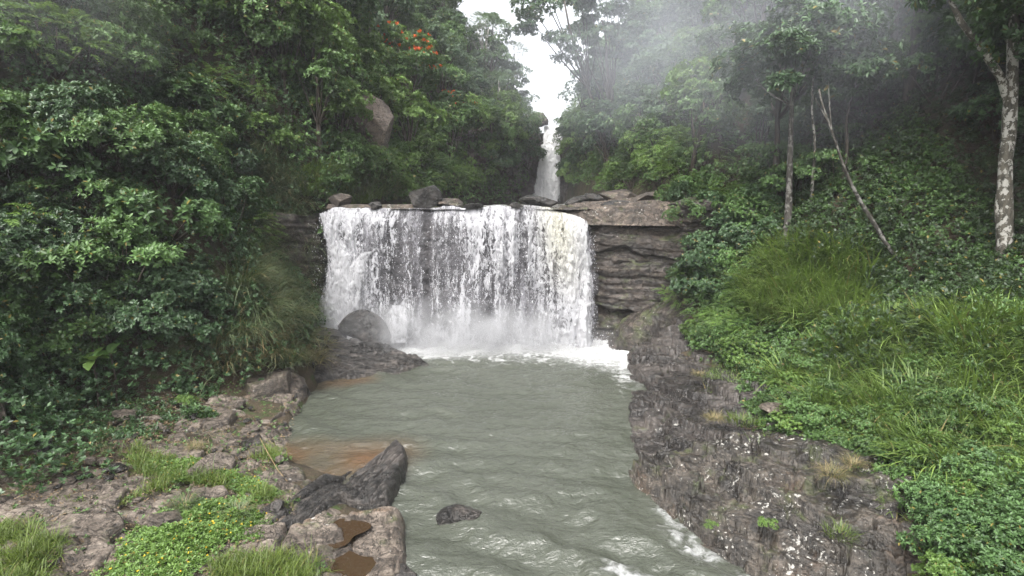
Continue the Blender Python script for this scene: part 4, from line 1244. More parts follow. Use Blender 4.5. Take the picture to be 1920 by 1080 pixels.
def slope_points(n, xr, yr, rng, cond):
    """points spread evenly over the real slope surface"""
    X = rng.uniform(*xr, n * 6); Y = rng.uniform(*yr, n * 6)
    e = .15
    z = terrain(X, Y); zx = (terrain(X + e, Y) - z) / e; zy = (terrain(X, Y + e) - z) / e
    w = np.sqrt(1 + zx ** 2 + zy ** 2)
    px, py, fw = project(np.stack([X, Y, z], 1))
    ok = cond(X, Y, z) & (px > -420) & (px < 2340) & (py > -420) & (py < 1250) & (rng.uniform(0, 1, len(X)) < w / 3.0)
    N = unit(np.stack([-zx, -zy, 1 + 0 * zx], 1))
    P = np.stack([X, Y, z], 1)[ok][:n]
    return P, N[ok][:n]

rng = np.random.default_rng(900)
wlf = lambda y: np.interp(y, [0, 8, 13, 15, 16.5, 23, 30, 60], [7, 6, 5, 2.5, 0.8, 0.3, 0.4, .4])
wrf = lambda y: np.interp(y, [0, 6.5, 7.5, 9.9, 11.4, 15, 22, 30, 60], [2.3, 2.2, 2.5, 3.6, 2.6, 3.3, 1.5, .8, .5])
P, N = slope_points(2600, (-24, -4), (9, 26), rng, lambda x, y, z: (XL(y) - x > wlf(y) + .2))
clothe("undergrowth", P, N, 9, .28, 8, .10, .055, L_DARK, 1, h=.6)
P, N = slope_points(4200, (-26, 3), (24, 66), rng, lambda x, y, z: (XL(y) - x > wlf(y)))
clothe("undergrowth", P, N, 8, .38, 7, .16, .09, L_MID, 2, h=.8)
P, N = slope_points(4200, (4, 30), (22, 66), rng, lambda x, y, z: (x - XR(y) > wrf(y) + .2) & ~((y < 24) & (x < 9)))
clothe("undergrowth", P, N, 8, .38, 7, .16, .09, L_MID, 3, h=.8)
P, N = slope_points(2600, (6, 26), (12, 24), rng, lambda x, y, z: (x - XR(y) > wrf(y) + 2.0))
clothe("undergrowth", P, N, 8, .28, 7, .10, .055, L_PAINTED_SHADE, 4, h=.4)
# low leafy cover of the green bank
P, N = slope_points(2600, (3.5, 15), (4.5, 19), rng, lambda x, y, z: (x - XR(y) > wrf(y) + .05) & (x - XR(y) < wrf(y) + 6.5))
clothe("ground_cover", P, N, 7, .13, 6, .085, .05, L_MID, 5, lod=1, h=.22)

# ------------------------------------------------------------------ placing the plants
def grow(kind, name, px, py, s=1.0, label=None, cat=None, group=None, ymin=4.0, ymax=75., sink=.1, tilt=None, Y=None):
    P = at_y(px, py, Y) if Y else surf(px, py, ymin, ymax)
    if P is None: return None
    if Y: P[2] = zt(P[0], P[1])
    proto = pick(kind) if isinstance(kind, list) else kind
    tl = tilt if tilt is not None else tuple(VR.normal(0, .08, 2))
    return place(proto, name, (P[0], P[1], P[2] - sink), VR.uniform(0, 6.28), s, label, cat, group, tl)

def fill(poly, n, mind, kinds, name, srange, label, cat, group, ymin=4.0, ymax=75., seed=1, sink=.1, holes=()):
    r = np.random.default_rng(seed)
    for P in in_zone(poly, n, r, ymin, ymax, mind):
        pp = project(P)
        if any(((pp[0][0] - h[0]) / h[2]) ** 2 + ((pp[1][0] - h[1]) / h[3]) ** 2 < 1 for h in holes): continue
        kd = kinds[r.choice(len(kinds))]
        place(pick(kd), name, (P[0], P[1], P[2] - sink), r.uniform(0, 6.28), r.uniform(*srange), label, cat, group, tuple(r.normal(0, .10, 2)))

# -- the dark bank of bushes, left of the river
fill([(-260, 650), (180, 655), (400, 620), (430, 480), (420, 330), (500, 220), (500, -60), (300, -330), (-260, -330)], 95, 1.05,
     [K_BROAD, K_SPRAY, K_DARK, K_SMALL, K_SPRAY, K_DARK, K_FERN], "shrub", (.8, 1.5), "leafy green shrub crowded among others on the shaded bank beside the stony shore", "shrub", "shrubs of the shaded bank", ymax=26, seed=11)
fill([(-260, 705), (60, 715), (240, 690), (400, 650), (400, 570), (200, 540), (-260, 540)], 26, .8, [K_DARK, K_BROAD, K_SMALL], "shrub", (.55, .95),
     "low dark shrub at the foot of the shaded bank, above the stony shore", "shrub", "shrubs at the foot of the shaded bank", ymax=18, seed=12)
for kd, px, py, s, lb in [
        (K_BROAD, 25, 385, 1.5, "pale round-leaved shrub at the picture's edge, highest of its kind on the shaded bank"),
        (K_SPRAY, 190, 330, 1.3, "shrub with flat layered sprays of light leaves over the dark hollow"),
        (K_BROAD, 350, 285, 1.5, "shrub with big bluish spoon-shaped leaves reaching out of the dark bank"),
        (K_SPRAY, 330, 360, 1.2, "shrub with pale flat sprays of leaves below the bluish spoon-leaved one"),
        (K_FRESH, 500, 300, 1.3, "yellow green leafy shrub above the hanging reeds, by the dark gully"),
        (K_FERN, 450, 470, 1.2, "light green ferny shrub leaning over the reeds of the bank"),
        (K_SMALL, 60, 690, 1.1, "leafy shrub with small bright leaves at the stony shore's corner"),
        (K_DARK, 300, 640, 1.2, "dark shiny shrub behind the pale lichened slab")]:
    grow(kd, "shrub", px, py, s, lb, "shrub", ymax=26)
fill([(-100, 180), (180, 120), (480, 90), (520, -200), (-200, -330)], 9, 2.6, [T_DARK, T_ROUND], "forest_tree", (.8, 1.1),
     "dark leafy tree standing high on the shaded bank at the picture's top corner", "tree", "trees on top of the shaded bank", ymax=30, seed=13)
grow(T_FRESH, "forest_tree", 470, 200, 1.0, "light yellow green tree leaning out over the dark gully by the reeds", "tree", ymax=28)

# -- reeds hanging down the bank beside the fall
fill([(445, 640), (575, 610), (578, 470), (558, 380), (520, 260), (450, 330), (430, 520)], 120, .30, [G_REED], "reed_clump", (.8, 1.25),
     "hanging clump of fine grey green reeds on the bank beside the broad waterfall", "reeds", "reeds hanging beside the waterfall", ymax=26, seed=21, sink=.0)
fill([(560, 380), (650, 385), (760, 372), (760, 350), (640, 320), (560, 330)], 26, .45, [G_TALL, G_REED], "grass_clump", (.8, 1.2),
     "bright grass clump on the ledge above the corner of the broad waterfall", "grass clump", "grass clumps above the waterfall's corner", ymin=20, ymax=32, seed=22, sink=0)
fill([(410, 700), (590, 690), (600, 640), (520, 600), (420, 620)], 26, .28, [G_DRY, G_DRY, G_REED], "dry_grass_clump", (.8, 1.2),
     "drooping straw coloured grass clump over the stony shore by the pool", "dry grass clump", "dry grass clumps over the stony shore", ymax=24, seed=23, sink=0)

# -- wooded slope behind, left of the gorge
fill([(540, 330), (620, 350), (800, 365), (905, 362), (925, 300), (1000, 215), (985, 165), (880, 120), (835, 20), (740, -160), (560, -330), (480, -60)], 105, 2.0,
     [T_ROUND, T_DARK, T_BLUE, T_ROUND, T_BLUE, T_FRESH, T_FRESH], "slope_tree", (.55, .95), "dense green tree among many on the steep wooded slope above the broad waterfall", "tree", "trees on the slope above the waterfall", ymin=24, seed=31, holes=[(700, 345, 62, 75), (785, 290, 75, 60), (850, 330, 50, 75)])
fill([(610, 365), (900, 362), (900, 330), (760, 300), (620, 320)], 34, .9, [K_FRESH, K_SMALL, K_FERN], "slope_shrub", (.8, 1.4),
     "bright low shrub at the foot of the wooded slope, just above the waterfall's lip", "shrub", "shrubs above the waterfall's lip", ymin=23.8, seed=32)
for px, py, s, lb in [(772, 262, .95, "tree sprinkled with orange red blossoms in the middle of the wooded slope"),
                      (848, 300, .72, "smaller tree with a few orange red blossoms down near the distant cliff")]:
    grow(T_FLAME, "flame_tree", px, py, s, lb, "flowering tree", ymin=26)
for kd, px, py, s, lb in [
        (T_FRESH, 640, 330, .8, "fresh green round tree beside the large bare tan rock"),
        (T_FRESH, 770, 345, 1.0, "yellowish green tree in front of the slope, above the dark square boulder"),
        (T_ROUND, 850, 350, .95, "rounded green tree at the end of the spur next to the reddish cliff"),
        (T_FEATHER, 905, 170, .95, "flat-topped feathery tree on the crest, against the white sky"),
        (T_FEATHER, 960, 190, .8, "spreading tree with flat tiers on the crest nearest the sky gap"),
        (T_DARK, 825, 115, .7, "dark narrow tree sticking up at the slope's top against the sky"),
        (T_BLUE, 975, 255, .7, "bluish bushy tree overhanging the reddish cliff, next to the upper waterfall")]:
    grow(kd, "slope_tree", px, py, s, lb, "tree", ymin=24)
for x_, y_, kd, s, lb in [(7.0, 56, 0, .95, "dark tree on top of the shaded cliff, closing the sky slot above the upper waterfall"), (8.4, 53, 1, 1.0, "bluish tree on top of the shaded cliff behind the yellow green one")]:
    place((T_DARK[0], T_BLUE[0])[kd], "crest_tree", (x_, y_, max(zt(x_, y_), 12.2) - .3), 1.0 + kd, s, lb, "tree")

# -- the other side of the gorge
fill([(1130, 365), (1300, 345), (1420, 400), (1520, 330), (1720, 200), (1760, -330), (1250, -330), (1100, 40), (1065, 190), (1140, 230)], 105, 2.0,
     [T_ROUND, T_DARK, T_BLUE, T_ROUND, T_BLUE, T_FRESH], "gorge_tree", (.55, .95), "dense green tree among many on the misty slope across from the wooded one", "tree", "trees on the misty slope", ymin=23, seed=41)
fill([(1130, 372), (1300, 350), (1330, 300), (1200, 300)], 26, .9, [K_FRESH, K_SMALL, K_FERN], "slope_shrub", (.8, 1.4),
     "ferny light green shrub at the foot of the misty slope, behind the tan ledge", "shrub", "shrubs behind the tan ledge", ymin=24, seed=42)
place(T_SKY, "tall_tree", (8.6, 46, zt(8.6, 46) - .2), .2, 1.1, "tall open tree with tiered branches, standing dark against the white sky gap", "tree")
place(T_LEAN, "tall_tree", (8.4, 48, zt(8.4, 48) - .2), 0, 1.25, "tall tree leaning far out so that its tiers of leaves cross the sky gap", "tree")
place(T_SKY, "tall_tree", (9.6, 44, zt(9.6, 44) - .2), 2.4, .85, "second open tiered tree just behind the tall one against the sky", "tree")
for px, Y, kd, s, lb in [(880, 54, T_DARK, .78, "dark full-crowned tree at the crest's far end, against the white sky"),
                         (935, 57, T_FEATHER, .95, "high feathery crown in the middle of the crest against the white sky"),
                         (998, 60, T_DARK, .9, "broad dark tree at the crest beside the sky gap, above the reddish cliff"),
                         (815, 50, T_BLUE, 1.0, "bluish tree on the crest just before the slope climbs out of view")]:
    grow(kd, "crest_tree", px, 0, s, lb, "tree", Y=Y)
for k, (x_, y_, s) in enumerate([(12.6, 18.5, 1.0), (14.5, 15, 1.0), (15.5, 18.5, 1.1), (17.5, 13, 1.0), (13, 12, .85), (17, 16, 1.0), (9.5, 20.5, .8), (14.2, 20, 1.1), (16.8, 20.8, 1.1), (19, 15.5, 1.1), (15.6, 12.2, .9), (18.5, 18.5, 1.1)]):  # closed canopy; crowns out of view added to shade the wood
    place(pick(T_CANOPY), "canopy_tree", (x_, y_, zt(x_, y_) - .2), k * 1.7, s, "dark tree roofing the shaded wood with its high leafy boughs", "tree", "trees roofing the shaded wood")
for kd, px, py, s, lb in [
        (T_FRESH, 1110, 270, .75, "yellow green tree hanging over the shaded cliff beside the upper waterfall"),
        (T_ROUND, 1180, 330, .7, "round tree above the shaded cliff, next to the ferny shrubs"),
        (K_FERN, 1280, 330, 1.5, "ferny bush spreading over the tan ledge's far end"),
        (T_FEATHER, 1250, 260, .7, "feathery pale tree on the misty slope behind the ledge")]:
    grow(kd, "gorge_tree", px, py, s, lb, "tree", ymin=23)
# bushes hanging over the rock wall and down to the green bank
fill([(1260, 400), (1330, 360), (1450, 400), (1460, 470), (1380, 560), (1290, 600), (1255, 520)], 42, .7, [K_SMALL, K_DARK, K_FERN, K_SMALL], "cliff_shrub", (.6, 1.15),
     "dark green shrub clinging to the slope beside the layered rock wall", "shrub", "shrubs beside the rock wall", ymax=27, seed=43)

r_ = np.random.default_rng(45)
for k in range(60):
    left = k % 2 == 0
    pth = np.array([(-6, 40), (-3.0, 46), (-1.0, 52), (1.2, 57.5), (2.6, 60)] if left else [(5.6, 60), (6.2, 58), (8.2, 52.5), (10.2, 46)], float)
    w_ = r_.uniform(0, .84) if left else r_.uniform(.22, 1); xx = np.interp(w_, np.linspace(0, 1, len(pth)), pth[:, 0]); yy = np.interp(w_, np.linspace(0, 1, len(pth)), pth[:, 1])
    zz = r_.uniform(8.6, 13.6) if w_ > .15 else r_.uniform(7, 12)
    place(pick([K_SMALL, K_DARK, K_FRESH][k % 3]), "cliff_shrub", (xx + (.3 if left else -.3), yy - .4, zz - .6), r_.uniform(0, 6), r_.uniform(.9, 1.6),
          "green bush rooted on the " + ("reddish cliff left of" if left else "shaded cliff right of") + " the distant upper waterfall", "shrub", "bushes on the " + ("reddish" if left else "shaded") + " cliff", (.4, 0))

for k, (x_, y_, z_, s) in enumerate([(6.9, 22.2, 5.4, .8), (7.6, 21.6, 5.2, .95), (6.9, 22.0, 4.2, .7), (7.4, 21.3, 3.2, .8), (7.9, 20.9, 4.2, 1.0), (7.7, 20.9, 2.3, .75), (8.4, 20.6, 5.2, 1.1), (7.3, 23.3, 5.9, .8), (8.3, 22.6, 5.8, 1.0)]):
    place(pick((K_SMALL, K_DARK, K_FERN)[k % 3]), "cliff_shrub", (x_, y_, z_ - .5), k * 1.3, s, "leafy shrub hanging over the end of the layered rock wall", "shrub", "shrubs hanging over the rock wall", (.35, 0))

# -- shaded wood on the near slope
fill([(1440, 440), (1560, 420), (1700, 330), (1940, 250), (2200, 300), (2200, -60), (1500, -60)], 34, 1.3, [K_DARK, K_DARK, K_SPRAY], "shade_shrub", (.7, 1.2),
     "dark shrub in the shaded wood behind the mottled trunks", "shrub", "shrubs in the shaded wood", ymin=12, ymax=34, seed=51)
def trunk_tree(px, py, Y, r, H, bark, lean, label, crown=True, seed=0, kind=L_DARK, R=(2.3, 2.3, 1.6), name="woodland_tree", wob=.25, bend=0.0, fork=None):
    base = at_y(px, py, Y); base[2] = zt(base[0], base[1]) - .2 if abs(zt(base[0], base[1]) - base[2]) < 1.6 else base[2]
    rg = np.random.default_rng(seed)
    s = np.linspace(0, 1, 14)[:, None]
    path = np.array((lean[0], lean[1], H)) * s
    path[:, 0] += bend * np.sin(s[:, 0] * math.pi) + fbm(np.stack([s[:, 0] * 3, 0 * s[:, 0] + seed, 0 * s[:, 0]], 1), 2, seed) * .12
    tb = MB(); V, Fs = tube(path, r * np.linspace(1.2, .45, 14), 12, wob, seed); tb.add(V, Fs)
    e = empty(name, base)
    if fork:
        a0 = path[fork[0]]; t2 = np.linspace(0, 1, 9)[:, None]
        lp = a0 + np.array(fork[1]) * t2; lp[:, 2] += .25 * np.sin(t2[:, 0] * 3.1) ; lp[:, 0] += .10 * np.sin(t2[:, 0] * 7)
        V, Fs = tube(lp, r * np.linspace(.62, .3, 9), 10, wob, seed + 5); tb.add(V, Fs)
    top = path[-1]
    if crown:
        T, A, C, rad = twig_cloud(rg, R, 20, .75, 34, .5, -.5)
        limbs(tb, path[11], C[:5] * .7 + top, rg, r * .3, 6)
        mb = MB(); mb.add(*rosettes(T + top, A, 8, .17, .085, rg, 1.05, .25, 1))
        link("trunk", tb.build("trunk", bark, None, True), e)
        link("crown", mb.build("crown", kind), e)
    else:
        limbs(tb, path[10], [path[-1] + np.array((.3, .1, .2)), path[-2] + np.array((-.35, 0, .3))], rg, r * .4, 6)
        link("trunk", tb.build("trunk", bark, None, True), e)
    return tag(e, label, "tree")
trunk_tree(1880, 478, 14.0, .165, 7.5, B_WHITE, (-.45, .3), "stout tree with a white mottled trunk, its foot painted almost white with lichen", seed=1, bend=.12, wob=.5, fork=(7, (-1.7, .2, 2.6)))
trunk_tree(1478, 415, 18.0, .11, 6.0, B_MOTTLE, (-.1, .2), "straight grey trunk standing beside bushes at the edge of the shaded wood", seed=2)
trunk_tree(1522, 362, 18.5, .045, 5.6, B_WHITE, (-.25, 0), "very thin pale straight trunk in the shaded wood", seed=3, R=(1.5, 1.5, 1.0))
trunk_tree(1702, 452, 15.5, .05, 4.9, B_MOTTLE, (-2.5, .5), "slender trunk leaning steeply over the dark earth steps", crown=False, seed=4, bend=-.45, wob=.4)
trunk_tree(1766, 355, 18.0, .09, 6.0, B_GREY, (-.5, .4), "mid-sized mottled trunk between the leaning one and the stout white one", seed=5)
trunk_tree(1790, 372, 17.0, .06, 4.5, B_DARK, (.4, .2), "thin dark sapling just beside the mid-sized mottled trunk", seed=6, R=(1.2, 1.2, .9))
trunk_tree(1850, 212, 13.5, .09, 2.9, B_WHITE, (-1.3, .5), "white blotched leaning limb-like trunk behind the stout white trunk", crown=True, seed=7, R=(1.6, 1.6, 1.0)) if False else None
trunk_tree(1572, 385, 18.5, .06, 3.8, B_DARK, (.2, .1), "thin dark upright sapling by the grass, behind the leaning trunk", seed=8, R=(1.2, 1.2, .9))
trunk_tree(2010, 430, 13.0, .2, 6.5, B_DARK, (-.6, .2), "dark tree whose boughs hang in at the picture's edge", seed=9)
trunk_tree(1640, 330, 20.0, .14, 6.5, B_DARK, (.2, 0), "dark tree spreading its boughs high over the shaded wood", seed=10)

# -- the green bank
fill([(1400, 560), (1450, 470), (1560, 470), (1640, 540), (1600, 610), (1450, 620)], 85, .28, [G_TALL], "grass_clump", (.75, 1.2),
     "tall bright grass clump on the green bank below the shaded wood", "grass clump", "tall grass clumps on the green bank", ymax=22, seed=61, sink=0)
fill([(1480, 700), (1600, 620), (1800, 600), (2000, 620), (2100, 900), (1940, 1000), (1760, 900), (1640, 840), (1480, 790)], 170, .36, [G_TALL], "grass_clump", (.45, .95),
     "broad-bladed green grass clump on the lower bank above the lichened shelf", "grass clump", "grass clumps on the lower bank", ymax=18, seed=62, sink=0)
fill([(1290, 620), (1340, 570), (1420, 590), (1440, 700), (1400, 690)], 26, .4, [K_FRESH, K_SMALL, K_FERN], "bank_shrub", (.4, .7),
     "small bright shrub on the green bank at the top of the wet rock slope", "shrub", "small shrubs on the green bank", ymax=22, seed=63)
fill([(1420, 800), (1500, 700), (1700, 700), (1900, 760), (2000, 1000), (1760, 960), (1640, 860)], 80, .42, [K_FRESH, K_SMALL, K_SPRAY], "bank_shrub", (.28, .55),
     "knee-high leafy plant in the grass of the lower bank", "plant", "leafy plants on the lower bank", ymax=16, seed=64)
fill([(1740, 960), (1850, 900), (2000, 900), (2050, 1200), (1780, 1150)], 30, .3, [K_FRESH, K_BROAD], "bank_shrub", (.28, .5),
     "broad-leaved herb spilling over the end of the lichened shelf", "plant", "herbs over the lichened shelf", ymax=12, seed=65)

# -- the near bank: low grass and herbs with yellow flowers
def mat_of(name, polys, n, mk, seed, kind_mat, flowers=0, h=.0):
    r = np.random.default_rng(seed)
    for poly in polys:
        pass
def lawn(polys, per_m, L, W, mat, seed, name="grass", lean=.6, droop=1.0):
    r = np.random.default_rng(seed)
    Ps = []
    for poly, z in polys:
        g = [tuple(at_z(a, b, z)[:2]) for a, b in poly]
        lo, hi = np.min(g, 0), np.max(g, 0)
        n = int(per_m * np.prod(hi - lo))
        x = r.uniform(lo[0], hi[0], n); y = r.uniform(lo[1], hi[1], n)
        q = np.stack([x, y, 0 * x], 1)
        sd = poly_sd(x, y, g) + .18 * fbm(q * 2.2, 3, seed) - .03
        ok = (r.uniform(-.02, .30, n) < sd) & (r.uniform(0, 1, n) < .25 + .75 * smooth(fbm(q * 3.2 + 3, 4, seed + 8), -.25, .3))
        Ps.append(np.stack([x, y, terrain(x, y) + {'grass': .08, 'grass_fringe': .2}.get(name, -.02)], 1)[ok])
    P = np.concatenate(Ps); n = len(P)
    lump = 1 + .5 * fbm(P * 2.5, 3, seed + 1)
    mb = MB()
    mb.add(*blades(P, r.uniform(0, 6.28, n), L * lump * r.lognormal(-.1, .35, n), W * r.uniform(.7, 1.3, n), np.abs(r.normal(lean, .3, n)), droop * r.uniform(.4, 1.3, n), 3))
    o = link(name, mb.build(name, mat)); tag(o, kind="stuff")
    return P
def herbs(polys, per_m, k, L, W, mat, seed, h, name="herbs", flowers=0, lod=1):
    r = np.random.default_rng(seed)
    Ps = []
    for poly, z in polys:
        g = [tuple(at_z(a, b, z)[:2]) for a, b in poly]
        lo, hi = np.min(g, 0), np.max(g, 0)
        n = int(per_m * np.prod(hi - lo))
        x = r.uniform(lo[0], hi[0], n); y = r.uniform(lo[1], hi[1], n)
        q = np.stack([x, y, 0 * x], 1)
        sd = poly_sd(x, y, g) + .18 * fbm(q * 2.2, 3, seed) - .03
        ok = (r.uniform(-.02, .25, n) < sd) & (r.uniform(0, 1, n) < .2 + .8 * smooth(fbm(q * 2.8 + 3, 4, seed + 8), -.3, .2))
        z_ = terrain(x, y) + .10 + np.clip(sd * 1.2, .02, 1) * h * (.55 + .7 * fbm(q * 2.4, 3, seed + 3)) * r.uniform(.25, 1.1, n)
        Ps.append(np.stack([x, y, z_], 1)[ok])
    P = np.concatenate(Ps)
    A = unit(r.normal(0, .35, P.shape) + np.array((0, 0, 1.0)))
    mb = MB(); mb.add(*rosettes(P, A, k, L, W, r, 1.1, .2, lod))
    o = link(name, mb.build(name, mat)); tag(o, kind="stuff")
    if flowers:
        i = r.choice(len(P), flowers, replace=False)
        fb = MB(); fb.add(*rosettes(P[i] + A[i] * (L * .8), A[i], 6, .022, .016, r, 1.2, 0, 2))
        o = link("yellow_flowers", fb.build("yellow_flowers", L_YELLOW)); tag(o, kind="stuff")
G1 = [(-60, 1000), (60, 985), (130, 1000), (105, 1040), (110, 1100), (-60, 1110)]
G2 = [(380, 1100), (400, 1052), (480, 1030), (560, 1028), (615, 1040), (640, 1060), (600, 1075), (610, 1110)]
G3 = [(110, 945), (230, 945), (262, 900), (215, 860), (260, 820), (300, 850), (420, 870), (540, 900), (550, 925), (470, 930), (440, 905), (340, 905), (270, 930), (180, 955)]
G4 = [(465, 845), (500, 820), (545, 830), (545, 860), (500, 875), (470, 865)]
H1 = [(180, 1070), (240, 1000), (300, 960), (350, 950), (420, 950), (450, 930), (520, 930), (545, 905), (500, 950), (450, 1010), (380, 1045), (370, 1090), (200, 1100)]
H2 = [(230, 865), (330, 860), (430, 850), (470, 880), (540, 900), (550, 925), (470, 925), (400, 900), (320, 920)]
H3 = [(320, 945), (430, 930), (500, 920), (520, 960), (470, 1000), (420, 1010), (330, 1000)]
lawn([(G1, .8), (G2, .45)], 8000, .20, .013, L_LAWN, 71)
lawn([(G3, .75), (G4, .35)], 4500, .19, .012, L_LAWN, 72)
lawn([([(330, 830), (400, 815), (410, 850), (350, 850)], .75), ([(160, 850), (210, 825), (215, 860)], .85), ([(385, 800), (430, 740), (445, 790)], .8)], 900, .17, .009, L_DRY, 73)
herbs([(H1, .65), (H2, .65)], 1900, 6, .055, .028, L_FRESH, 74, .24, flowers=110)
herbs([(H3, .6)], 2000, 6, .06, .030, L_FRESH, 75, .40, flowers=40)
herbs([([(430, 760), (345, 760), (330, 730), (350, 720), (365, 740)], .9)], 700, 6, .10, .05, L_GLOSS, 76, .3)
# dead leaves and little plants at the foot of the dark bank
herbs([([(-60, 850), (-60, 760), (200, 740), (400, 700), (430, 720), (260, 800), (200, 840), (60, 850)], 1.0)], 160, 5, .08, .045, L_DARK, 77, .18, name="small_weeds")
herbs([([(-60, 850), (-60, 780), (200, 760), (330, 730), (330, 770), (230, 830), (60, 850)], 1.0)], 130, 3, .07, .035, L_DEAD, 78, .03, name="dead_leaves")

herbs([([(-60, 1100), (-60, 850), (200, 770), (450, 720), (580, 720), (540, 860), (580, 900), (480, 1030), (620, 1000), (720, 1100)], .7)], 45, 5, .05, .028, L_MID, 79, .06, name="small_weeds")
herbs([([(-60, 1100), (-60, 850), (200, 770), (450, 720), (580, 720), (540, 860), (580, 900), (480, 1030), (620, 1000), (720, 1100)], .7)], 55, 3, .05, .025, L_DEAD, 80, .02, name="dead_leaves")
lawn([([(1300, 700), (1340, 650), (1430, 690), (1450, 800), (1640, 860), (1760, 960), (1700, 980), (1600, 900), (1440, 830), (1400, 800), (1420, 740)], 1.25)], 500, .22, .012, L_GRASS, 81, name="grass_fringe")

# separate plants on the rocks
for kd, nm, px, py, z, s, lb, ct in [
        (G_DRY, "grass_tuft", 1310, 702, 1.15, .32, "small dry green tuft growing alone on the wet rock slope", "grass tuft"),
        (G_DRY, "grass_tuft", 1340, 785, 1.1, .35, "low yellowish tuft beside the pale tan stone on the wet rock slope", "grass tuft"),
        (G_LAWN, "grass_tuft", 1390, 790, 1.25, 1.2, "green tuft between the pale tan stone and the green bank", "grass tuft"),
        (G_DRY, "grass_tuft", 1560, 888, 1.28, .42, "yellowish spreading tuft on top of the big lichened shelf", "grass tuft"),
        (G_DRY, "grass_tuft", 1600, 870, 1.28, .35, "second yellowish tuft on the big lichened shelf, against the green bank", "grass tuft"),
        (G_LAWN, "grass_tuft", 1575, 1000, .9, .9, "thin green tuft in a crack low on the lichened shelf", "grass tuft"),
        (G_REED, "grass_tuft", 345, 950, .62, .30, "pale bluish grass tuft standing among the yellow-flowered herbs", "grass tuft"),
        (G_REED, "grass_tuft", 445, 965, .55, .33, "pale feathery tuft beside the small black stone", "grass tuft"),
        (G_DRY, "grass_tuft", 365, 838, .72, .3, "soft grey green tuft between slabs of the stony shore", "grass tuft"),
        (G_LAWN, "grass_tuft", 508, 855, .3, 1.0, "bright green round tuft at the water's edge beside the speckled stone", "grass tuft"),
        (K_FRESH, "seedling", 352, 760, .95, .22, "upright leafy seedling growing between blocks of the stony shore", "seedling"),
        (K_FRESH, "seedling", 1440, 990, .75, .14, "little yellow green seedling on the face of the lichened shelf", "seedling"),
        (K_FRESH, "seedling", 1335, 990, .45, .10, "tiny green seedling low on the shelf's face above the fast water", "seedling")]:
    p = at_z(px, py, z)
    place(pick(kd), nm, (p[0], p[1], p[2]), VR.uniform(0, 6.28), s, lb, ct)

# big-leaved plants in the dark bank
def rosette_plant(name, px, py, k, L, W, mat, label, cat, spread=1.0, stem=.25, droop=.25, toward=1.1):
    p = surf(px, py, ymax=24)
    d = unit(np.array((0, 0, EYE)) - p); p = p + d * toward      # stands clear of the bushes behind it
    p[2] = max(p[2] - .3, zt(p[0], p[1]) + .3)
    r = np.random.default_rng(px)
    e = empty(name, (p[0], p[1], zt(p[0], p[1])))
    hh = p[2] - zt(p[0], p[1])
    mb = MB(); mb.add(*rosettes(np.array([[0, 0, hh]]), np.array([[0, -.35, 1.]]), k, L, W, r, spread, droop, 0, stemlen=stem))
    link("foliage", mb.build("foliage", mat), e)
    V, Fs = tube(np.array([(0, 0, -.1), (.03, .02, hh * .5), (0, 0, hh)]), [.03, .025, .018], 7)
    link("stem", mesh_np("stem", V, Fs, B_DARK, None, True), e)
    tag(e, label, cat)
rosette_plant("rosette_plant", 165, 590, 15, .50, .11, L_FRESH, "plant with a bright star of long leaves in front of the dark bushes", "plant")
rosette_plant("broad_leaf_plant", 170, 650, 6, .42, .34, L_FRESH, "plant with a few big heart-shaped leaves just below the leafy star", "plant", 1.2)
rosette_plant("broad_leaf_plant", 205, 640, 5, .34, .26, L_MID, "plant with dull wide leaves right beside the heart-leaved one", "plant", 1.2)

# dry bent stalk over the water's edge, and the withered palm frond at the top
pts = np.array([at_z(488, 822, .55), at_z(500, 845, .6), at_z(520, 880, .5), at_z(545, 910, .3), at_z(572, 925, .12)])
V, Fs = tube(pts, [.008, .008, .007, .006, .004], 6)
o = world_mesh("dry_stalk", V, Fs, bark_material("straw", (.14, .10, .05), (.26, .19, .10)), parent=None)
tag(o, "bent straw coloured dry stalk arching from the grass tuft to the brown shallows", "stalk")

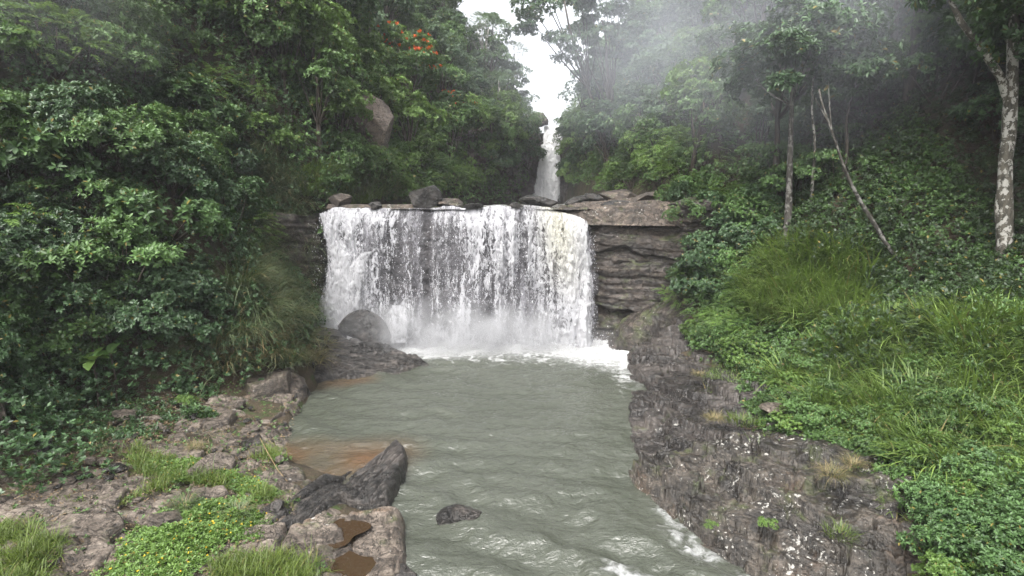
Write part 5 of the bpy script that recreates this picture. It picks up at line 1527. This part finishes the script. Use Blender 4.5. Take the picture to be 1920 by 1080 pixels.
# ------------------------------------------------------------------ the humid air of the gorge
hm = bpy.data.materials.new("haze")
hm.use_nodes = True
hn = hm.node_tree.nodes; hn.clear()
vo = hn.new("ShaderNodeVolumePrincipled")
vo.inputs["Color"].default_value = (.93, .95, 1.0, 1)
vo.inputs["Density"].default_value = .0007
ho = hn.new("ShaderNodeOutputMaterial")
hm.node_tree.links.new(vo.outputs[0], ho.inputs["Volume"])
x0, x1, y0, y1, z0, z1 = -48, 48, -30, 110, -42, 48
V = [(x, y, z) for x in (x0, x1) for y in (y0, y1) for z in (z0, z1)]
o = link("haze", mesh_np("haze", V, [np.array([[0, 1, 3, 2], [4, 6, 7, 5], [0, 4, 5, 1], [2, 3, 7, 6], [0, 2, 6, 4], [1, 5, 7, 3]])], hm))
tag(o, kind="stuff")

# mist over the foot of the falls; before the trees, mist and lens fog together
def mist(name, c, r, dens, seed, sc=.5, col=(.93, .94, .97)):
    m = bpy.data.materials.new(name); m.use_nodes = True
    T_ = NT.__new__(NT); T_.m = m; T_.t = m.node_tree; T_.t.nodes.clear(); T_.out = T_.n("ShaderNodeOutputMaterial")
    co = T_.coord()
    ln = T_.n("ShaderNodeVectorMath", operation='LENGTH'); T_.set(ln.inputs[0], co)
    fall = T_.step(ln.outputs["Value"], 1.0, .15)
    wn_ = T_.noise(T_.mapping(co, tuple(r)), sc, 4, .6, .3)
    d = T_.math('MULTIPLY', T_.math('MULTIPLY', fall, T_.step(wn_, .32, .72)), dens)
    vo_ = T_.n("ShaderNodeVolumePrincipled"); vo_.inputs["Color"].default_value = (*col, 1)
    T_.set(vo_.inputs["Density"], d)
    T_.t.links.new(vo_.outputs[0], T_.out.inputs["Volume"])
    u = np.linspace(0, 2 * math.pi, 25)[:-1]; w = np.linspace(0, math.pi, 13)
    U, W = np.meshgrid(u, w, indexing='ij')
    Vv = np.stack([np.sin(W) * np.cos(U), np.sin(W) * np.sin(U), np.cos(W)], -1)
    i = np.arange(24 * 13).reshape(24, 13); j = np.roll(i, -1, 0)
    fq = np.stack([i[:, :-1], i[:, 1:], j[:, 1:], j[:, :-1]], -1).reshape(-1, 4)
    o = link(name, mesh_np(name, Vv.reshape(-1, 3), [fq], m), None, c); o.scale = r
    return tag(o, kind="stuff")
mist("mist", (-2.4, 22.0, .5), (7.6, 2.2, 2.0), 1.1, 1, .9)
mist("mist", (3.2, 56.5, 6.6), (5.0, 4.0, 2.0), .035, 2, .5)
mist("mist", (10.5, 19.0, 12.0), (10.5, 7.0, 6.0), .085, 3, .15, (.88, .92, 1.0))
mist("mist", (7.0, 34.0, 14.5), (12.0, 9.0, 6.5), .045, 5, .12, (.86, .91, 1.0))
mist("mist", (-14.5, 16.0, 11.0), (6.0, 4.0, 3.0), .10, 4, .25)
